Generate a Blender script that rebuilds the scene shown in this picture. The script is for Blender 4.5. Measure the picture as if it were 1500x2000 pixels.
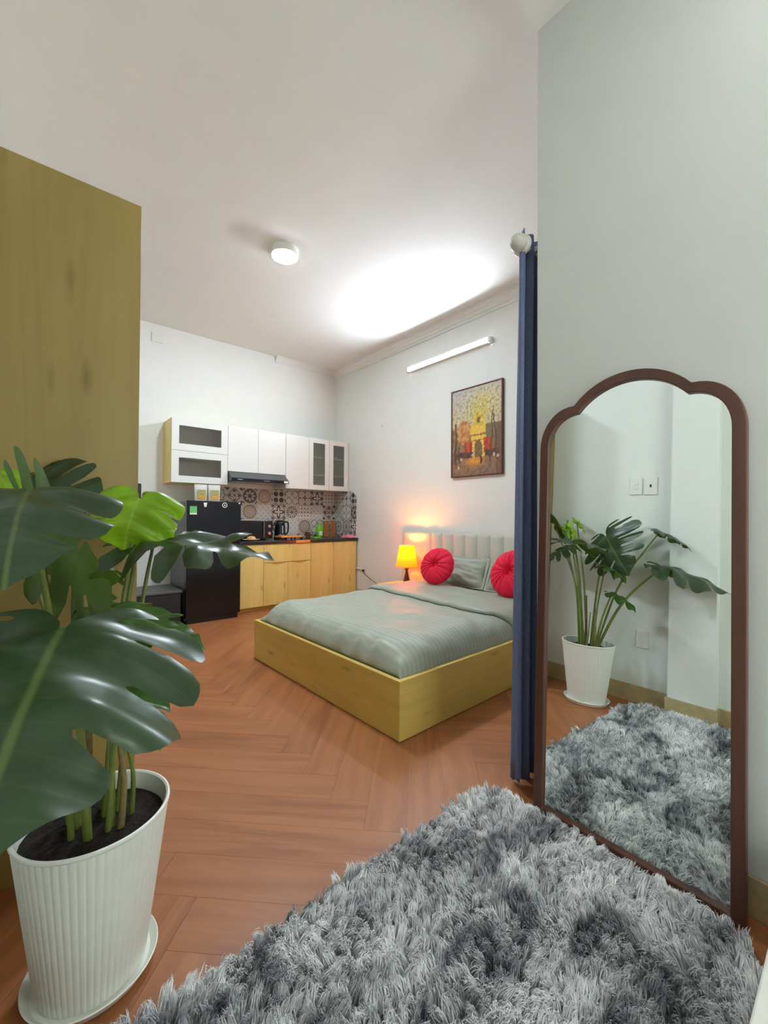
import bpy, bmesh, math, random
import numpy as np
from mathutils import Vector, Matrix, noise
from mathutils.geometry import delaunay_2d_cdt

for o in list(bpy.data.objects):
    bpy.data.objects.remove(o, do_unlink=True)
S = bpy.context.scene
COL = S.collection
R = math.radians
random.seed(7)
rng = np.random.default_rng(7)

# ------------------------------------------------------------------ camera
F_PX, PITCH, ROLL, YAW, CAM_H = 816.95, R(0.7322), R(0.3418), R(40.504), 1.13
fw = Vector((math.sin(YAW) * math.cos(PITCH), math.cos(YAW) * math.cos(PITCH), math.sin(PITCH)))
r0 = Vector((math.cos(YAW), -math.sin(YAW), 0))
u0 = r0.cross(fw)
rt = r0 * math.cos(ROLL) + u0 * math.sin(ROLL)
up = -r0 * math.sin(ROLL) + u0 * math.cos(ROLL)
cam_d = bpy.data.cameras.new('camera')
cam = bpy.data.objects.new('camera', cam_d)
COL.objects.link(cam)
cam.matrix_world = Matrix(((rt.x, up.x, -fw.x, 0), (rt.y, up.y, -fw.y, 0), (rt.z, up.z, -fw.z, CAM_H), (0, 0, 0, 1)))
cam_d.sensor_fit = 'HORIZONTAL'
cam_d.sensor_width = 36.0
cam_d.lens = F_PX / 1500 * 36.0
cam_d.clip_start = 0.02
S.camera = cam
CAMP = Vector((0, 0, CAM_H))


def px(x, y, d):
    """point seen at pixel (x, y) of the 1500x2000 photo, d metres ahead of the camera"""
    return CAMP + (fw + rt * ((x - 750) / F_PX) - up * ((y - 1000) / F_PX)) * d


# ------------------------------------------------------------------ world, exposure, lamp powers
w = bpy.data.worlds.new('world')
S.world = w
w.use_nodes = True
w.node_tree.nodes['Background'].inputs[0].default_value = (0.90, 1.0, 0.95, 1)
w.node_tree.nodes['Background'].inputs[1].default_value = 9.5
S.view_settings.view_transform = 'Standard'
S.view_settings.look = 'None'
S.view_settings.exposure = 0.0
S.view_settings.gamma = 1.0
S.view_settings.use_curve_mapping = False
TUBE_E = 340.0       # wall tube
DISC_E = 460.0       # round lamp on the ceiling of the room
ENTRY_FILL_E = 80.0      # added fill lamp under the entry ceiling, unseen behind the camera
BULB_W = 16.0        # bedside bulb

# ------------------------------------------------------------------ room measures
XB, YK, ZC = 3.59, 5.365, 3.345      # headboard wall, kitchen wall, ceiling
XL, XM, YM, ZE = -0.14, 1.59, 0.895, 3.155
XL2, YL = -0.42, 1.7085   # the left wall steps back behind the wardrobe   # left wall, mirror wall, its corner, entry ceiling
YF = -1.3


# ------------------------------------------------------------------ node helpers
class Ex:
    """tiny expression builder for shader math"""
    def __init__(s, nt, sock):
        s.nt, s.k = nt, sock

    def _op(s, op, *a):
        n = s.nt.nodes.new('ShaderNodeMath')
        n.operation = op
        for i, v in enumerate((s,) + a):
            if isinstance(v, Ex):
                s.nt.links.new(v.k, n.inputs[i])
            else:
                n.inputs[i].default_value = v
        return Ex(s.nt, n.outputs[0])

    def __add__(s, o): return s._op('ADD', o)
    def __sub__(s, o): return s._op('SUBTRACT', o)
    def __mul__(s, o): return s._op('MULTIPLY', o)
    def __truediv__(s, o): return s._op('DIVIDE', o)
    def rsub(s, v): return (s * -1.0) + v
    def abs(s): return s._op('ABSOLUTE')
    def sin(s): return s._op('SINE')
    def cos(s): return s._op('COSINE')
    def atan2(s, o): return s._op('ARCTAN2', o)
    def sqrt(s): return s._op('SQRT')
    def lt(s, o): return s._op('LESS_THAN', o)
    def gt(s, o): return s._op('GREATER_THAN', o)
    def max(s, o): return s._op('MAXIMUM', o)
    def min(s, o): return s._op('MINIMUM', o)
    def wrap(s, lo, hi): return s._op('WRAP', hi, lo)
    def clamp(s): 
        e = s._op('ADD', 0.0); e.k.node.use_clamp = True; return e


def new_mat(name):
    m = bpy.data.materials.new(name)
    m.use_nodes = True
    nt = m.node_tree
    return m, nt, nt.nodes['Principled BSDF']


def setp(b, **k):
    for a, v in k.items():
        a = {'color': 'Base Color', 'rough': 'Roughness', 'metal': 'Metallic', 'spec': 'Specular IOR Level',
             'trans': 'Transmission Weight', 'emit': 'Emission Strength', 'ecol': 'Emission Color', 'sheen': 'Sheen Weight',
             'coat': 'Coat Weight', 'coatr': 'Coat Roughness', 'alpha': 'Alpha', 'sss': 'Subsurface Weight'}[a]
        b.inputs[a].default_value = (*v, 1) if isinstance(v, tuple) else v


def ramp(nt, fac, stops):
    n = nt.nodes.new('ShaderNodeValToRGB')
    e = n.color_ramp.elements
    while len(e) < len(stops):
        e.new(0.5)
    for q, (p, c) in zip(e, stops):
        q.position = p
        q.color = (*c, 1)
    nt.links.new(fac, n.inputs[0])
    return n.outputs[0]


def mixc(nt, fac, a, b, mode='MIX'):
    n = nt.nodes.new('ShaderNodeMix')
    n.data_type = 'RGBA'
    n.blend_type = mode
    for i, v in ((0, fac), (6, a), (7, b)):
        if isinstance(v, (tuple, list)):
            n.inputs[i].default_value = (*v, 1)
        elif isinstance(v, (int, float)):
            n.inputs[i].default_value = v
        else:
            nt.links.new(v, n.inputs[i])
    return n.outputs[2]


def coords(nt, kind='Object', scale=(1, 1, 1), loc=None, rnd=False):
    tc = nt.nodes.new('ShaderNodeTexCoord')
    mp = nt.nodes.new('ShaderNodeMapping')
    nt.links.new(tc.outputs[kind], mp.inputs[0])
    mp.inputs['Scale'].default_value = scale
    if rnd:
        oi = nt.nodes.new('ShaderNodeObjectInfo')
        mu = nt.nodes.new('ShaderNodeMath'); mu.operation = 'MULTIPLY'; mu.inputs[1].default_value = 37.0
        nt.links.new(oi.outputs['Random'], mu.inputs[0])
        nt.links.new(mu.outputs[0], mp.inputs['Location'])
    return mp.outputs[0]


def tex_noise(nt, vec, scale, detail=4, rough=0.55, dist=0.0):
    n = nt.nodes.new('ShaderNodeTexNoise')
    n.inputs['Scale'].default_value = scale
    n.inputs['Detail'].default_value = detail
    n.inputs['Roughness'].default_value = rough
    n.inputs['Distortion'].default_value = dist
    nt.links.new(vec, n.inputs['Vector'])
    return n.outputs[0]


def bump(nt, b, h, strength=0.2, dist=0.01):
    n = nt.nodes.new('ShaderNodeBump')
    n.inputs['Strength'].default_value = strength
    n.inputs['Distance'].default_value = dist
    nt.links.new(h, n.inputs['Height'])
    nt.links.new(n.outputs[0], b.inputs['Normal'])


def simple(name, color, rough=0.5, noise_amt=0.06, nscale=30.0, bumpy=0.0, **k):
    m, nt, b = new_mat(name)
    setp(b, rough=rough, **k)
    v = coords(nt)
    f = tex_noise(nt, v, nscale, 3)
    lo = tuple(c * (1 - noise_amt) for c in color)
    hi = tuple(min(1, c * (1 + noise_amt)) for c in color)
    nt.links.new(ramp(nt, f, [(0.3, lo), (0.7, hi)]), b.inputs['Base Color'])
    if bumpy:
        bump(nt, b, f, bumpy, 0.005)
    return m


def wood(name, light, dark, axis='Z', rough=0.45, knots=True, fine=1.0, rnd=False, grey=None):
    """laminate with grain stretched along one object axis"""
    m, nt, b = new_mat(name)
    sc = {'X': (0.09, 1, 1), 'Y': (1, 0.09, 1), 'Z': (1, 1, 0.07)}[axis]
    v = coords(nt, 'Object', sc, rnd=rnd)
    g1 = tex_noise(nt, v, 9 * fine, 6, 0.6, 0.6)
    g2 = tex_noise(nt, v, 60 * fine, 3, 0.6)
    broad = tex_noise(nt, v, 2.2 * fine, 2, 0.5, 0.4)
    mid = tuple((a + c) / 2 for a, c in zip(light, dark))
    c = ramp(nt, g1, [(0.36, dark), (0.48, mid), (0.60, light)])
    c2 = ramp(nt, g2, [(0.3, tuple(x * 0.82 for x in light)), (0.7, (light[0] * 1.06, light[1] * 1.06, light[2] * 1.06))])
    c = mixc(nt, 0.25, c, c2)
    c = mixc(nt, ramp(nt, broad, [(0.35, (0.0, 0.0, 0.0)), (0.65, (0.45, 0.45, 0.45))]), c, tuple(x * 1.05 for x in light))
    if knots:
        sk = {'X': (0.45, 1.6, 1.6), 'Y': (1.6, 0.45, 1.6), 'Z': (1.6, 1.6, 0.45)}[axis]
        vk = coords(nt, 'Object', sk, rnd=rnd)
        vo = nt.nodes.new('ShaderNodeTexVoronoi')
        vo.inputs['Scale'].default_value = 6.5
        nt.links.new(vk, vo.inputs['Vector'])
        dist = Ex(nt, vo.outputs['Distance']) + (Ex(nt, tex_noise(nt, vk, 22, 3)) - 0.5) * 0.25
        kf = ramp(nt, dist.k, [(0.02, (0.60, 0.60, 0.60)), (0.09, (0.35, 0.35, 0.35)), (0.20, (0, 0, 0))])
        c = mixc(nt, kf, c, tuple(x * 0.5 for x in dark))
    nt.links.new(c, b.inputs['Base Color'])
    setp(b, rough=rough, spec=0.4)
    bump(nt, b, g2, 0.06, 0.002)
    return m


M = {}
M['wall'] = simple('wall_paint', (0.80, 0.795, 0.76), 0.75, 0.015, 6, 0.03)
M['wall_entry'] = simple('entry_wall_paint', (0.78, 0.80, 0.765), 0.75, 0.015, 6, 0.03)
M['wall_shaded'] = simple('shaded_wall_paint', (0.655, 0.665, 0.645), 0.75, 0.015, 6, 0.03)  # wall paint greyed so its colour carries the dimmer light on the mirror wall
M['ceil'] = simple('ceiling_paint', (0.80, 0.79, 0.765), 0.85, 0.012, 5, 0.02)
M['trim'] = simple('trim_paint', (0.80, 0.79, 0.76), 0.6, 0.01)
M['base_tile'] = simple('skirting_tile', (0.46, 0.36, 0.19), 0.35, 0.14, 18)
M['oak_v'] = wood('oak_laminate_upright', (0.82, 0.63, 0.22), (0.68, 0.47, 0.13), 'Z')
M['oak_shaded'] = wood('oak_laminate_shaded', (0.34, 0.235, 0.066), (0.26, 0.172, 0.042), 'Z', fine=0.7)  # the same oak darkened, with the dim entry light put into its colour
M['oak_x'] = wood('oak_laminate_lengthwise', (0.68, 0.49, 0.13), (0.51, 0.35, 0.078), 'X')
M['oak_y'] = wood('oak_laminate_crosswise', (0.68, 0.49, 0.13), (0.51, 0.35, 0.078), 'Y')
M['plank'] = wood('floor_plank', (0.40, 0.150, 0.056), (0.225, 0.072, 0.024), 'X', 0.38, False, 1.6, True)
M['floor_gap'] = simple('floor_joint', (0.10, 0.045, 0.025), 0.6)
M['walnut'] = wood('walnut_frame', (0.125, 0.050, 0.034), (0.055, 0.022, 0.016), 'Z', 0.35, False)
M['white'] = simple('white_lacquer', (0.74, 0.73, 0.69), 0.3, 0.01)
M['plastic'] = simple('white_plastic', (0.78, 0.77, 0.72), 0.35, 0.01)
M['black_gloss'] = simple('black_gloss', (0.008, 0.009, 0.012), 0.13, 0.1)
M['black_side'] = simple('dark_grey_steel', (0.075, 0.076, 0.078), 0.4, 0.05)
M['black_matte'] = simple('black_matte', (0.012, 0.012, 0.013), 0.5, 0.1)
M['granite'] = simple('black_stone', (0.022, 0.021, 0.02), 0.22, 0.5, 160)
M['steel'] = simple('steel', (0.55, 0.55, 0.55), 0.25, 0.03, metal=1.0)
M['rubber'] = simple('cord_rubber', (0.03, 0.03, 0.03), 0.5)
M['curtain'] = simple('blue_grey_curtain', (0.12, 0.145, 0.26), 0.85, 0.12, 90, 0.15)
M['sage_pillow'] = simple('sage_pillow', (0.40, 0.43, 0.35), 0.7, 0.04, 50)
M['headboard'] = simple('greige_upholstery', (0.55, 0.53, 0.45), 0.8, 0.05, 120, 0.08)
M['velvet'] = simple('crimson_velvet', (0.80, 0.002, 0.045), 0.75, 0.12, 40)
M['bronze'] = simple('dark_bronze', (0.07, 0.025, 0.015), 0.35, 0.1)
M['pot'] = simple('white_pot', (0.85, 0.85, 0.79), 0.4, 0.02)
M['stem'] = simple('petiole', (0.17, 0.21, 0.045), 0.45, 0.2, 20)
M['stake'] = simple('woody_stem', (0.22, 0.17, 0.06), 0.7, 0.25, 40)
M['orange_wood'] = simple('orange_wood', (0.75, 0.27, 0.06), 0.5, 0.08)
M['board'] = wood('brown_board', (0.36, 0.135, 0.04), (0.26, 0.09, 0.025), 'Z', 0.5, False)
M['green_plastic'] = simple('green_bottle', (0.16, 0.55, 0.02), 0.3, 0.08)
M['pink'] = simple('pink_cloth', (0.80, 0.22, 0.30), 0.8, 0.2, 60)
M['brown_glass'] = simple('brown_cup', (0.10, 0.04, 0.02), 0.2, 0.1)
M['sticker_green'] = simple('green_sticker', (0.12, 0.50, 0.14), 0.5, 0.05)
M['label'] = simple('kraft_label', (0.55, 0.30, 0.06), 0.6, 0.35, 70)
M['label2'] = simple('olive_label', (0.32, 0.32, 0.12), 0.6, 0.3, 90)
M['bread'] = simple('bread', (0.75, 0.42, 0.16), 0.7, 0.15)
M['picture_frame'] = simple('dark_red_frame', (0.10, 0.022, 0.02), 0.4, 0.2)
M['silver'] = simple('mirror_silver', (0.86, 0.90, 0.87), 0.0, 0.0, metal=1.0)
M['finial'] = simple('pale_finial', (0.55, 0.53, 0.47), 0.45, 0.15, 25)
M['grey_print'] = simple('grey_print', (0.35, 0.37, 0.40), 0.4, 0.02)


def soil():
    m, nt, b = new_mat('potting_soil')
    v = coords(nt)
    f = tex_noise(nt, v, 90, 5, 0.7)
    nt.links.new(ramp(nt, f, [(0.35, (0.006, 0.004, 0.003)), (0.6, (0.035, 0.02, 0.012)), (0.75, (0.10, 0.06, 0.035))]), b.inputs['Base Color'])
    setp(b, rough=0.95)
    bump(nt, b, f, 0.9, 0.02)
    return m


M['soil'] = soil()


def emitter(name, color, strength):
    m, nt, b = new_mat(name)
    setp(b, color=(0.9, 0.9, 0.9), ecol=color, emit=strength)
    return m


M['tube'] = emitter('tube_glow', (0.84, 0.97, 1.10), TUBE_E)
M['disc'] = emitter('disc_glow', (0.83, 0.96, 1.04), DISC_E)
M['disc_fill'] = emitter('entry_fill_glow', (0.95, 1.0, 0.94), ENTRY_FILL_E)


def pane_mat():
    m, nt, b = new_mat('smoked_glass')
    tr = nt.nodes.new('ShaderNodeBsdfTransparent'); tr.inputs[0].default_value = (0.74, 0.72, 0.66, 1)
    gl = nt.nodes.new('ShaderNodeBsdfGlossy'); gl.inputs['Roughness'].default_value = 0.03
    gl.inputs[0].default_value = (0.9, 0.9, 0.9, 1)
    mx = nt.nodes.new('ShaderNodeMixShader'); mx.inputs[0].default_value = 0.13
    nt.links.new(tr.outputs[0], mx.inputs[1]); nt.links.new(gl.outputs[0], mx.inputs[2])
    nt.links.new(mx.outputs[0], nt.nodes['Material Output'].inputs[0])
    return m


M['pane'] = pane_mat()


def pouch_mat():
    m, nt, b = new_mat('clear_pouch')
    setp(b, color=(0.78, 0.76, 0.70), rough=0.15, alpha=0.75)
    return m


M['pouch'] = pouch_mat()


def shade_mat():
    m, nt, b = new_mat('yellow_lampshade')
    tl = nt.nodes.new('ShaderNodeBsdfTranslucent'); tl.inputs[0].default_value = (1.0, 0.44, 0.02, 1)
    df = nt.nodes.new('ShaderNodeBsdfDiffuse'); df.inputs[0].default_value = (0.85, 0.55, 0.08, 1)
    em = nt.nodes.new('ShaderNodeEmission'); em.inputs[0].default_value = (1.0, 0.37, 0.004, 1); em.inputs[1].default_value = 0.5
    mx = nt.nodes.new('ShaderNodeMixShader'); mx.inputs[0].default_value = 0.4
    ad = nt.nodes.new('ShaderNodeAddShader')
    nt.links.new(tl.outputs[0], mx.inputs[1]); nt.links.new(df.outputs[0], mx.inputs[2])
    nt.links.new(mx.outputs[0], ad.inputs[0]); nt.links.new(em.outputs[0], ad.inputs[1])
    nt.links.new(ad.outputs[0], nt.nodes['Material Output'].inputs[0])
    return m


M['shade'] = shade_mat()


def duvet_mat():
    m, nt, b = new_mat('sage_sateen')
    v = coords(nt)
    sp = nt.nodes.new('ShaderNodeSeparateXYZ'); nt.links.new(v, sp.inputs[0])
    st = (Ex(nt, sp.outputs[0]) * (2 * math.pi / 0.034)).sin()
    f = ramp(nt, (st * 0.5 + 0.5).k, [(0.40, (0.315, 0.34, 0.275)), (0.60, (0.36, 0.385, 0.315))])
    n = tex_noise(nt, v, 5, 3)
    c = mixc(nt, 0.10, f, ramp(nt, n, [(0.3, (0.30, 0.33, 0.27)), (0.7, (0.48, 0.5, 0.42))]))
    nt.links.new(c, b.inputs['Base Color'])
    nt.links.new(ramp(nt, (st * 0.5 + 0.5).k, [(0.4, (0.62, 0.62, 0.62)), (0.6, (0.45, 0.45, 0.45))]), b.inputs['Roughness'])
    setp(b, sheen=0.15)
    return m


M['duvet'] = duvet_mat()


def leaf_mat(name, col, vein, under, rough=0.3):
    m, nt, b = new_mat(name)
    uv = nt.nodes.new('ShaderNodeUVMap'); uv.uv_map = 'leaf'
    sp = nt.nodes.new('ShaderNodeSeparateXYZ'); nt.links.new(uv.outputs[0], sp.inputs[0])
    x = Ex(nt, sp.outputs[0]); y = (Ex(nt, sp.outputs[1]) - 0.5).abs()
    rib = ramp(nt, y.k, [(0.006, (1, 1, 1)), (0.017, (0, 0, 0))])
    lat = ((x - y * 0.35) * 62.0).sin()
    latf = ramp(nt, (lat * 0.5 + 0.5).k, [(0.95, (0, 0, 0)), (0.995, (0.13, 0.13, 0.13))])
    v = coords(nt)
    n = tex_noise(nt, v, 11, 4)
    c = ramp(nt, n, [(0.3, tuple(a * 0.75 for a in col)), (0.7, tuple(a * 1.25 for a in col))])
    c = mixc(nt, latf, c, vein)
    c = mixc(nt, rib, c, vein)
    ge = nt.nodes.new('ShaderNodeNewGeometry')
    c = mixc(nt, ge.outputs['Backfacing'], c, under)
    nt.links.new(c, b.inputs['Base Color'])
    setp(b, rough=rough, spec=0.5)
    bump(nt, b, (lat * 0.5 + 0.5).k, 0.12, 0.004)
    tl = nt.nodes.new('ShaderNodeBsdfTranslucent')
    nt.links.new(mixc(nt, 0.5, c, (under[0] * 1.3, under[1] * 1.5, under[2])), tl.inputs[0])
    mx = nt.nodes.new('ShaderNodeMixShader'); mx.inputs[0].default_value = 0.25
    nt.links.new(b.outputs[0], mx.inputs[1]); nt.links.new(tl.outputs[0], mx.inputs[2])
    nt.links.new(mx.outputs[0], nt.nodes['Material Output'].inputs[0])
    return m


M['leaf'] = leaf_mat('monstera_leaf', (0.032, 0.060, 0.024), (0.105, 0.145, 0.045), (0.06, 0.12, 0.012))
M['leaf_mid'] = leaf_mat('monstera_leaf_mid', (0.045, 0.115, 0.016), (0.16, 0.25, 0.06), (0.08, 0.16, 0.02))
M['leaf_lime'] = leaf_mat('monstera_leaf_lime', (0.24, 0.42, 0.012), (0.36, 0.52, 0.06), (0.22, 0.42, 0.012), 0.35)


def rug_mat():
    m, nt, b = new_mat('tie_dyed_grey_fur')
    v = coords(nt, 'Object', (1, 1, 0.0))
    v2 = coords(nt, 'Object', (1.0, 2.2, 0.0))
    n1 = tex_noise(nt, v2, 2.6, 4, 0.6, 0.9)
    n2 = tex_noise(nt, v, 55, 2)
    f = (Ex(nt, n1) * 0.84 + Ex(nt, n2) * 0.16)
    c = ramp(nt, f.k, [(0.355, (0.08, 0.085, 0.105)), (0.425, (0.36, 0.365, 0.39)), (0.495, (0.70, 0.70, 0.72)), (0.58, (0.94, 0.93, 0.94))])
    nt.links.new(c, b.inputs['Base Color'])
    setp(b, rough=0.75, sheen=0.3, spec=0.25)
    return m


M['fur'] = rug_mat()

# ------------------------------------------------------------------ mesh helpers


class MB:
    def __init__(s):
        s.v, s.f = [], []

    def add(s, vs, fs):
        o = len(s.v)
        s.v += [tuple(p) for p in vs]
        s.f += [tuple(i + o for i in f) for f in fs]
        return s

    def box(s, a, b):
        (x0, y0, z0), (x1, y1, z1) = a, b
        return s.add([(x0, y0, z0), (x1, y0, z0), (x1, y1, z0), (x0, y1, z0), (x0, y0, z1), (x1, y0, z1), (x1, y1, z1), (x0, y1, z1)],
                     [(0, 3, 2, 1), (4, 5, 6, 7), (0, 1, 5, 4), (1, 2, 6, 5), (2, 3, 7, 6), (3, 0, 4, 7)])

    def lathe(s, prof, c=(0, 0, 0), n=32, axis='Z', rfun=None, caps=True):
        """prof: list of (r, h); closed top and bottom where r > 0"""
        vs, fs = [], []
        for j, (r, h) in enumerate(prof):
            for i in range(n):
                t = 2 * math.pi * i / n
                rr = r * (rfun(t, j) if rfun else 1)
                a, b2 = rr * math.cos(t), rr * math.sin(t)
                p = {'Z': (a, b2, h), 'X': (h, a, b2), 'Y': (b2, h, a)}[axis]
                vs.append((p[0] + c[0], p[1] + c[1], p[2] + c[2]))
        for j in range(len(prof) - 1):
            for i in range(n):
                k = (i + 1) % n
                fs.append((j * n + i, j * n + k, (j + 1) * n + k, (j + 1) * n + i))
        if caps and prof[0][0] > 1e-5:
            fs.append(tuple(range(n - 1, -1, -1)))
        if caps and prof[-1][0] > 1e-5:
            fs.append(tuple((len(prof) - 1) * n + i for i in range(n)))
        return s.add(vs, fs)

    def tube(s, pts, rad, n=8):
        pts = [Vector(p) for p in pts]
        rad = rad if isinstance(rad, (list, tuple)) else [rad] * len(pts)
        vs, fs = [], []
        ref = Vector((0.31, 0.17, 0.93))
        for i, p in enumerate(pts):
            t = (pts[min(i + 1, len(pts) - 1)] - pts[max(i - 1, 0)]).normalized()
            if abs(t.dot(ref)) > 0.97:
                ref = Vector((0.9, 0.1, 0.2))
            a = t.cross(ref).normalized(); b = t.cross(a)
            for k in range(n):
                q = 2 * math.pi * k / n
                vs.append(p + (a * math.cos(q) + b * math.sin(q)) * rad[i])
        for i in range(len(pts) - 1):
            for k in range(n):
                m = (k + 1) % n
                fs.append((i * n + k, i * n + m, (i + 1) * n + m, (i + 1) * n + k))
        fs.append(tuple(range(n - 1, -1, -1)))
        fs.append(tuple((len(pts) - 1) * n + i for i in range(n)))
        return s.add(vs, fs)

    def prism(s, poly, fn, d0, d1):
        """poly of (a, b); fn(a, b, d) -> xyz"""
        n = len(poly)
        vs = [fn(a, b, d0) for a, b in poly] + [fn(a, b, d1) for a, b in poly]
        fs = [tuple(range(n - 1, -1, -1)), tuple(range(n, 2 * n))]
        for i in range(n):
            k = (i + 1) % n
            fs.append((i, k, n + k, n + i))
        return s.add(vs, fs)

    def ring(s, outer, inner, fn, d0, d1):
        n = len(outer)
        vs = [fn(a, b, d) for d in (d0, d1) for P in (outer, inner) for a, b in P]
        fs = []
        for i in range(n):
            k = (i + 1) % n
            fs += [(i, k, n + k, n + i), (2 * n + i, 3 * n + i, 3 * n + k, 2 * n + k), (i, 2 * n + i, 2 * n + k, k), (n + i, n + k, 3 * n + k, 3 * n + i)]
        return s.add(vs, fs)

    def mesh(s, name, smooth=False):
        me = bpy.data.meshes.new(name)
        me.from_pydata(s.v, [], s.f)
        bm = bmesh.new(); bm.from_mesh(me)
        bmesh.ops.recalc_face_normals(bm, faces=bm.faces)
        bm.to_mesh(me); bm.free()
        if smooth:
            me.polygons.foreach_set('use_smooth', [True] * len(me.polygons))
        return me

    def build(s, name, mat, parent=None, smooth=False, bevel=0.0, loc=None):
        return link(name, s.mesh(name, smooth), mat, parent, bevel, smooth, loc)


def link(name, me, mat, parent=None, bevel=0.0, smooth=False, loc=None):
    o = bpy.data.objects.new(name, me)
    COL.objects.link(o)
    if mat and not me.materials:
        me.materials.append(M[mat] if isinstance(mat, str) else mat)
    if parent:
        o.parent = parent
    if loc:
        o.location = loc
    if bevel:
        b = o.modifiers.new('bevel', 'BEVEL'); b.width = bevel; b.segments = 2; b.limit_method = 'ANGLE'; b.angle_limit = R(40)
    if smooth:
        try:
            me.set_sharp_from_angle(angle=R(45))
        except Exception:
            pass
    return o


def box(name, a, b, mat, parent=None, bevel=0.0):
    return MB().box(a, b).build(name, mat, parent, bevel=bevel)


def tag(o, label, cat, group=None):
    o['label'] = label; o['category'] = cat
    if group:
        o['group'] = group
    return o


def thing(name, label, cat, loc=(0, 0, 0), rz=0.0, group=None):
    o = bpy.data.objects.new(name, None)
    COL.objects.link(o)
    o.location = loc; o.rotation_euler = (0, 0, rz); o.empty_display_size = 0.05
    return tag(o, label, cat, group)


def struct(o):
    o['kind'] = 'structure'
    return o


def catmull(pts, per=8, closed=False):
    P = [Vector(p) for p in pts]
    out = []
    n = len(P)
    rngs = range(n if closed else n - 1)
    for i in rngs:
        p0 = P[(i - 1) % n] if closed or i > 0 else P[0] * 2 - P[1]
        p1, p2 = P[i], P[(i + 1) % n]
        p3 = P[(i + 2) % n] if closed or i + 2 < n else P[-1] * 2 - P[-2]
        for k in range(per):
            t = k / per
            out.append(0.5 * ((2 * p1) + (p2 - p0) * t + (2 * p0 - 5 * p1 + 4 * p2 - p3) * t * t + (3 * p1 - p0 - 3 * p2 + p3) * t ** 3))
    if not closed:
        out.append(P[-1])
    return out


# ------------------------------------------------------------------ the room
T = 0.12
floor = struct(box('floor', (XL2 - T, YF - T, -0.10), (XB + T, YK + T, -0.0015), 'floor_gap'))
PW, PL = 0.153, 0.918
plank_me = MB().box((0.0004, 0.0004, -0.006), (PL - 0.0004, PW - 0.0004, 0.0)).mesh('plank')
plank_me.materials.append(M['plank'])
ca, sa = math.cos(R(45)), math.sin(R(45))
UV0 = (-0.34, 1.668)


def uv2xy(u, v):            # u along image-right diagonal, v along the depth diagonal
    return (u * ca + v * sa, -u * sa + v * ca)


def inroom(x, y):
    return XL2 - 0.05 < x < XB + 0.05 and YF - 0.05 < y < YK + 0.05 and not (x > XM + 0.45 and y < YM - 0.45)


for m2 in range(-9, 10):
    for k in range(-40, 40):
        bu, bv = UV0[0] + k * PW + m2 * PL, UV0[1] - k * PW + m2 * PL
        for kind in 'VH':
            if kind == 'V':
                o0 = (bu + PW, bv); dirv = (0, 1)
                ctr = (bu + PW / 2, bv + PL / 2)
            else:
                o0 = (bu - PL, bv); dirv = (1, 0)
                ctr = (bu - PL / 2, bv + PW / 2)
            x, y = uv2xy(*ctr)
            ends = [uv2xy(ctr[0] + dirv[0] * s * PL / 2, ctr[1] + dirv[1] * s * PL / 2) for s in (-1, 0, 1)]
            if not any(inroom(*e) for e in ends):
                continue
            vis = [e for e in ends if -0.6 < e[0] < XB + .3 and (-0.6 < e[1] < YK + .3)]
            if not vis:
                continue
            o = bpy.data.objects.new('plank', plank_me)
            COL.objects.link(o)
            o.parent = floor
            wx, wy = uv2xy(*o0)
            o.location = (wx, wy, 0)
            ang = R(-45) if kind == 'H' else R(45)
            o.rotation_euler = (0, 0, ang)

ceiling = struct(box('ceiling', (XL2 - T, YF - T, ZC), (XB + T, YK + T, ZC + T), 'ceil'))
box('entry_slab', (XL, YF, ZE), (XM, YM, ZC - 0.001), 'ceil', ceiling)
struct(box('wall_back', (XL2 - T, YK, -0.1), (XB + T, YK + T, ZC), 'wall'))
struct(box('wall_right', (XB, YF - T, -0.1), (XB + T, YK, ZC), 'wall'))
wl = MB().box((XL2 - T, YF - T, -0.1), (XL, YL, ZC)).box((XL2 - T, YL, -0.1), (XL2, YK, ZC))
struct(wl.build('wall_left', 'wall_entry'))
wf = MB()
WX0, WX1, WZ0, WZ1 = 0.80, 1.52, 0.70, 2.25
for a, b in (((XL, YF - T, -0.1), (WX0, YF, ZC)), ((WX1, YF - T, -0.1), (XM + 0.1, YF, ZC)), ((WX0, YF - T, -0.1), (WX1, YF, WZ0)), ((WX0, YF - T, WZ1), (WX1, YF, ZC))):
    wf.box(a, b)
struct(wf.build('wall_front', 'wall_entry'))
wn = struct(MB().ring([(WX0, WZ0), (WX1, WZ0), (WX1, WZ1), (WX0, WZ1)], [(WX0 + 0.05, WZ0 + 0.05), (WX1 - 0.05, WZ0 + 0.05), (WX1 - 0.05, WZ1 - 0.05), (WX0 + 0.05, WZ1 - 0.05)], lambda a, b, d: (a, d, b), YF - 0.09, YF - 0.04).build('added_window_1', 'trim'))  # unseen window added to let sky light onto pot, rug and entry
box('added_mullion', ((WX0 + WX1) / 2 - 0.025, YF - 0.085, WZ0 + 0.05), ((WX0 + WX1) / 2 + 0.025, YF - 0.045, WZ1 - 0.05), 'trim', wn)

struct(box('wall_inner', (XM, YF, -0.1), (XB, YM, ZC - 0.001), 'wall_shaded'))
struct(box('wall_column', (XL, 0.615, 0.0), (-0.072, 0.862, ZE), 'wall_entry'))


def skirting(name, runs):
    mb = None
    first = None
    for a, b in runs:
        o = box(name if first is None else 'skirting_piece', a, b, 'base_tile', first, 0.002)
        if first is None:
            first = struct(o)
    return first


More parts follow.
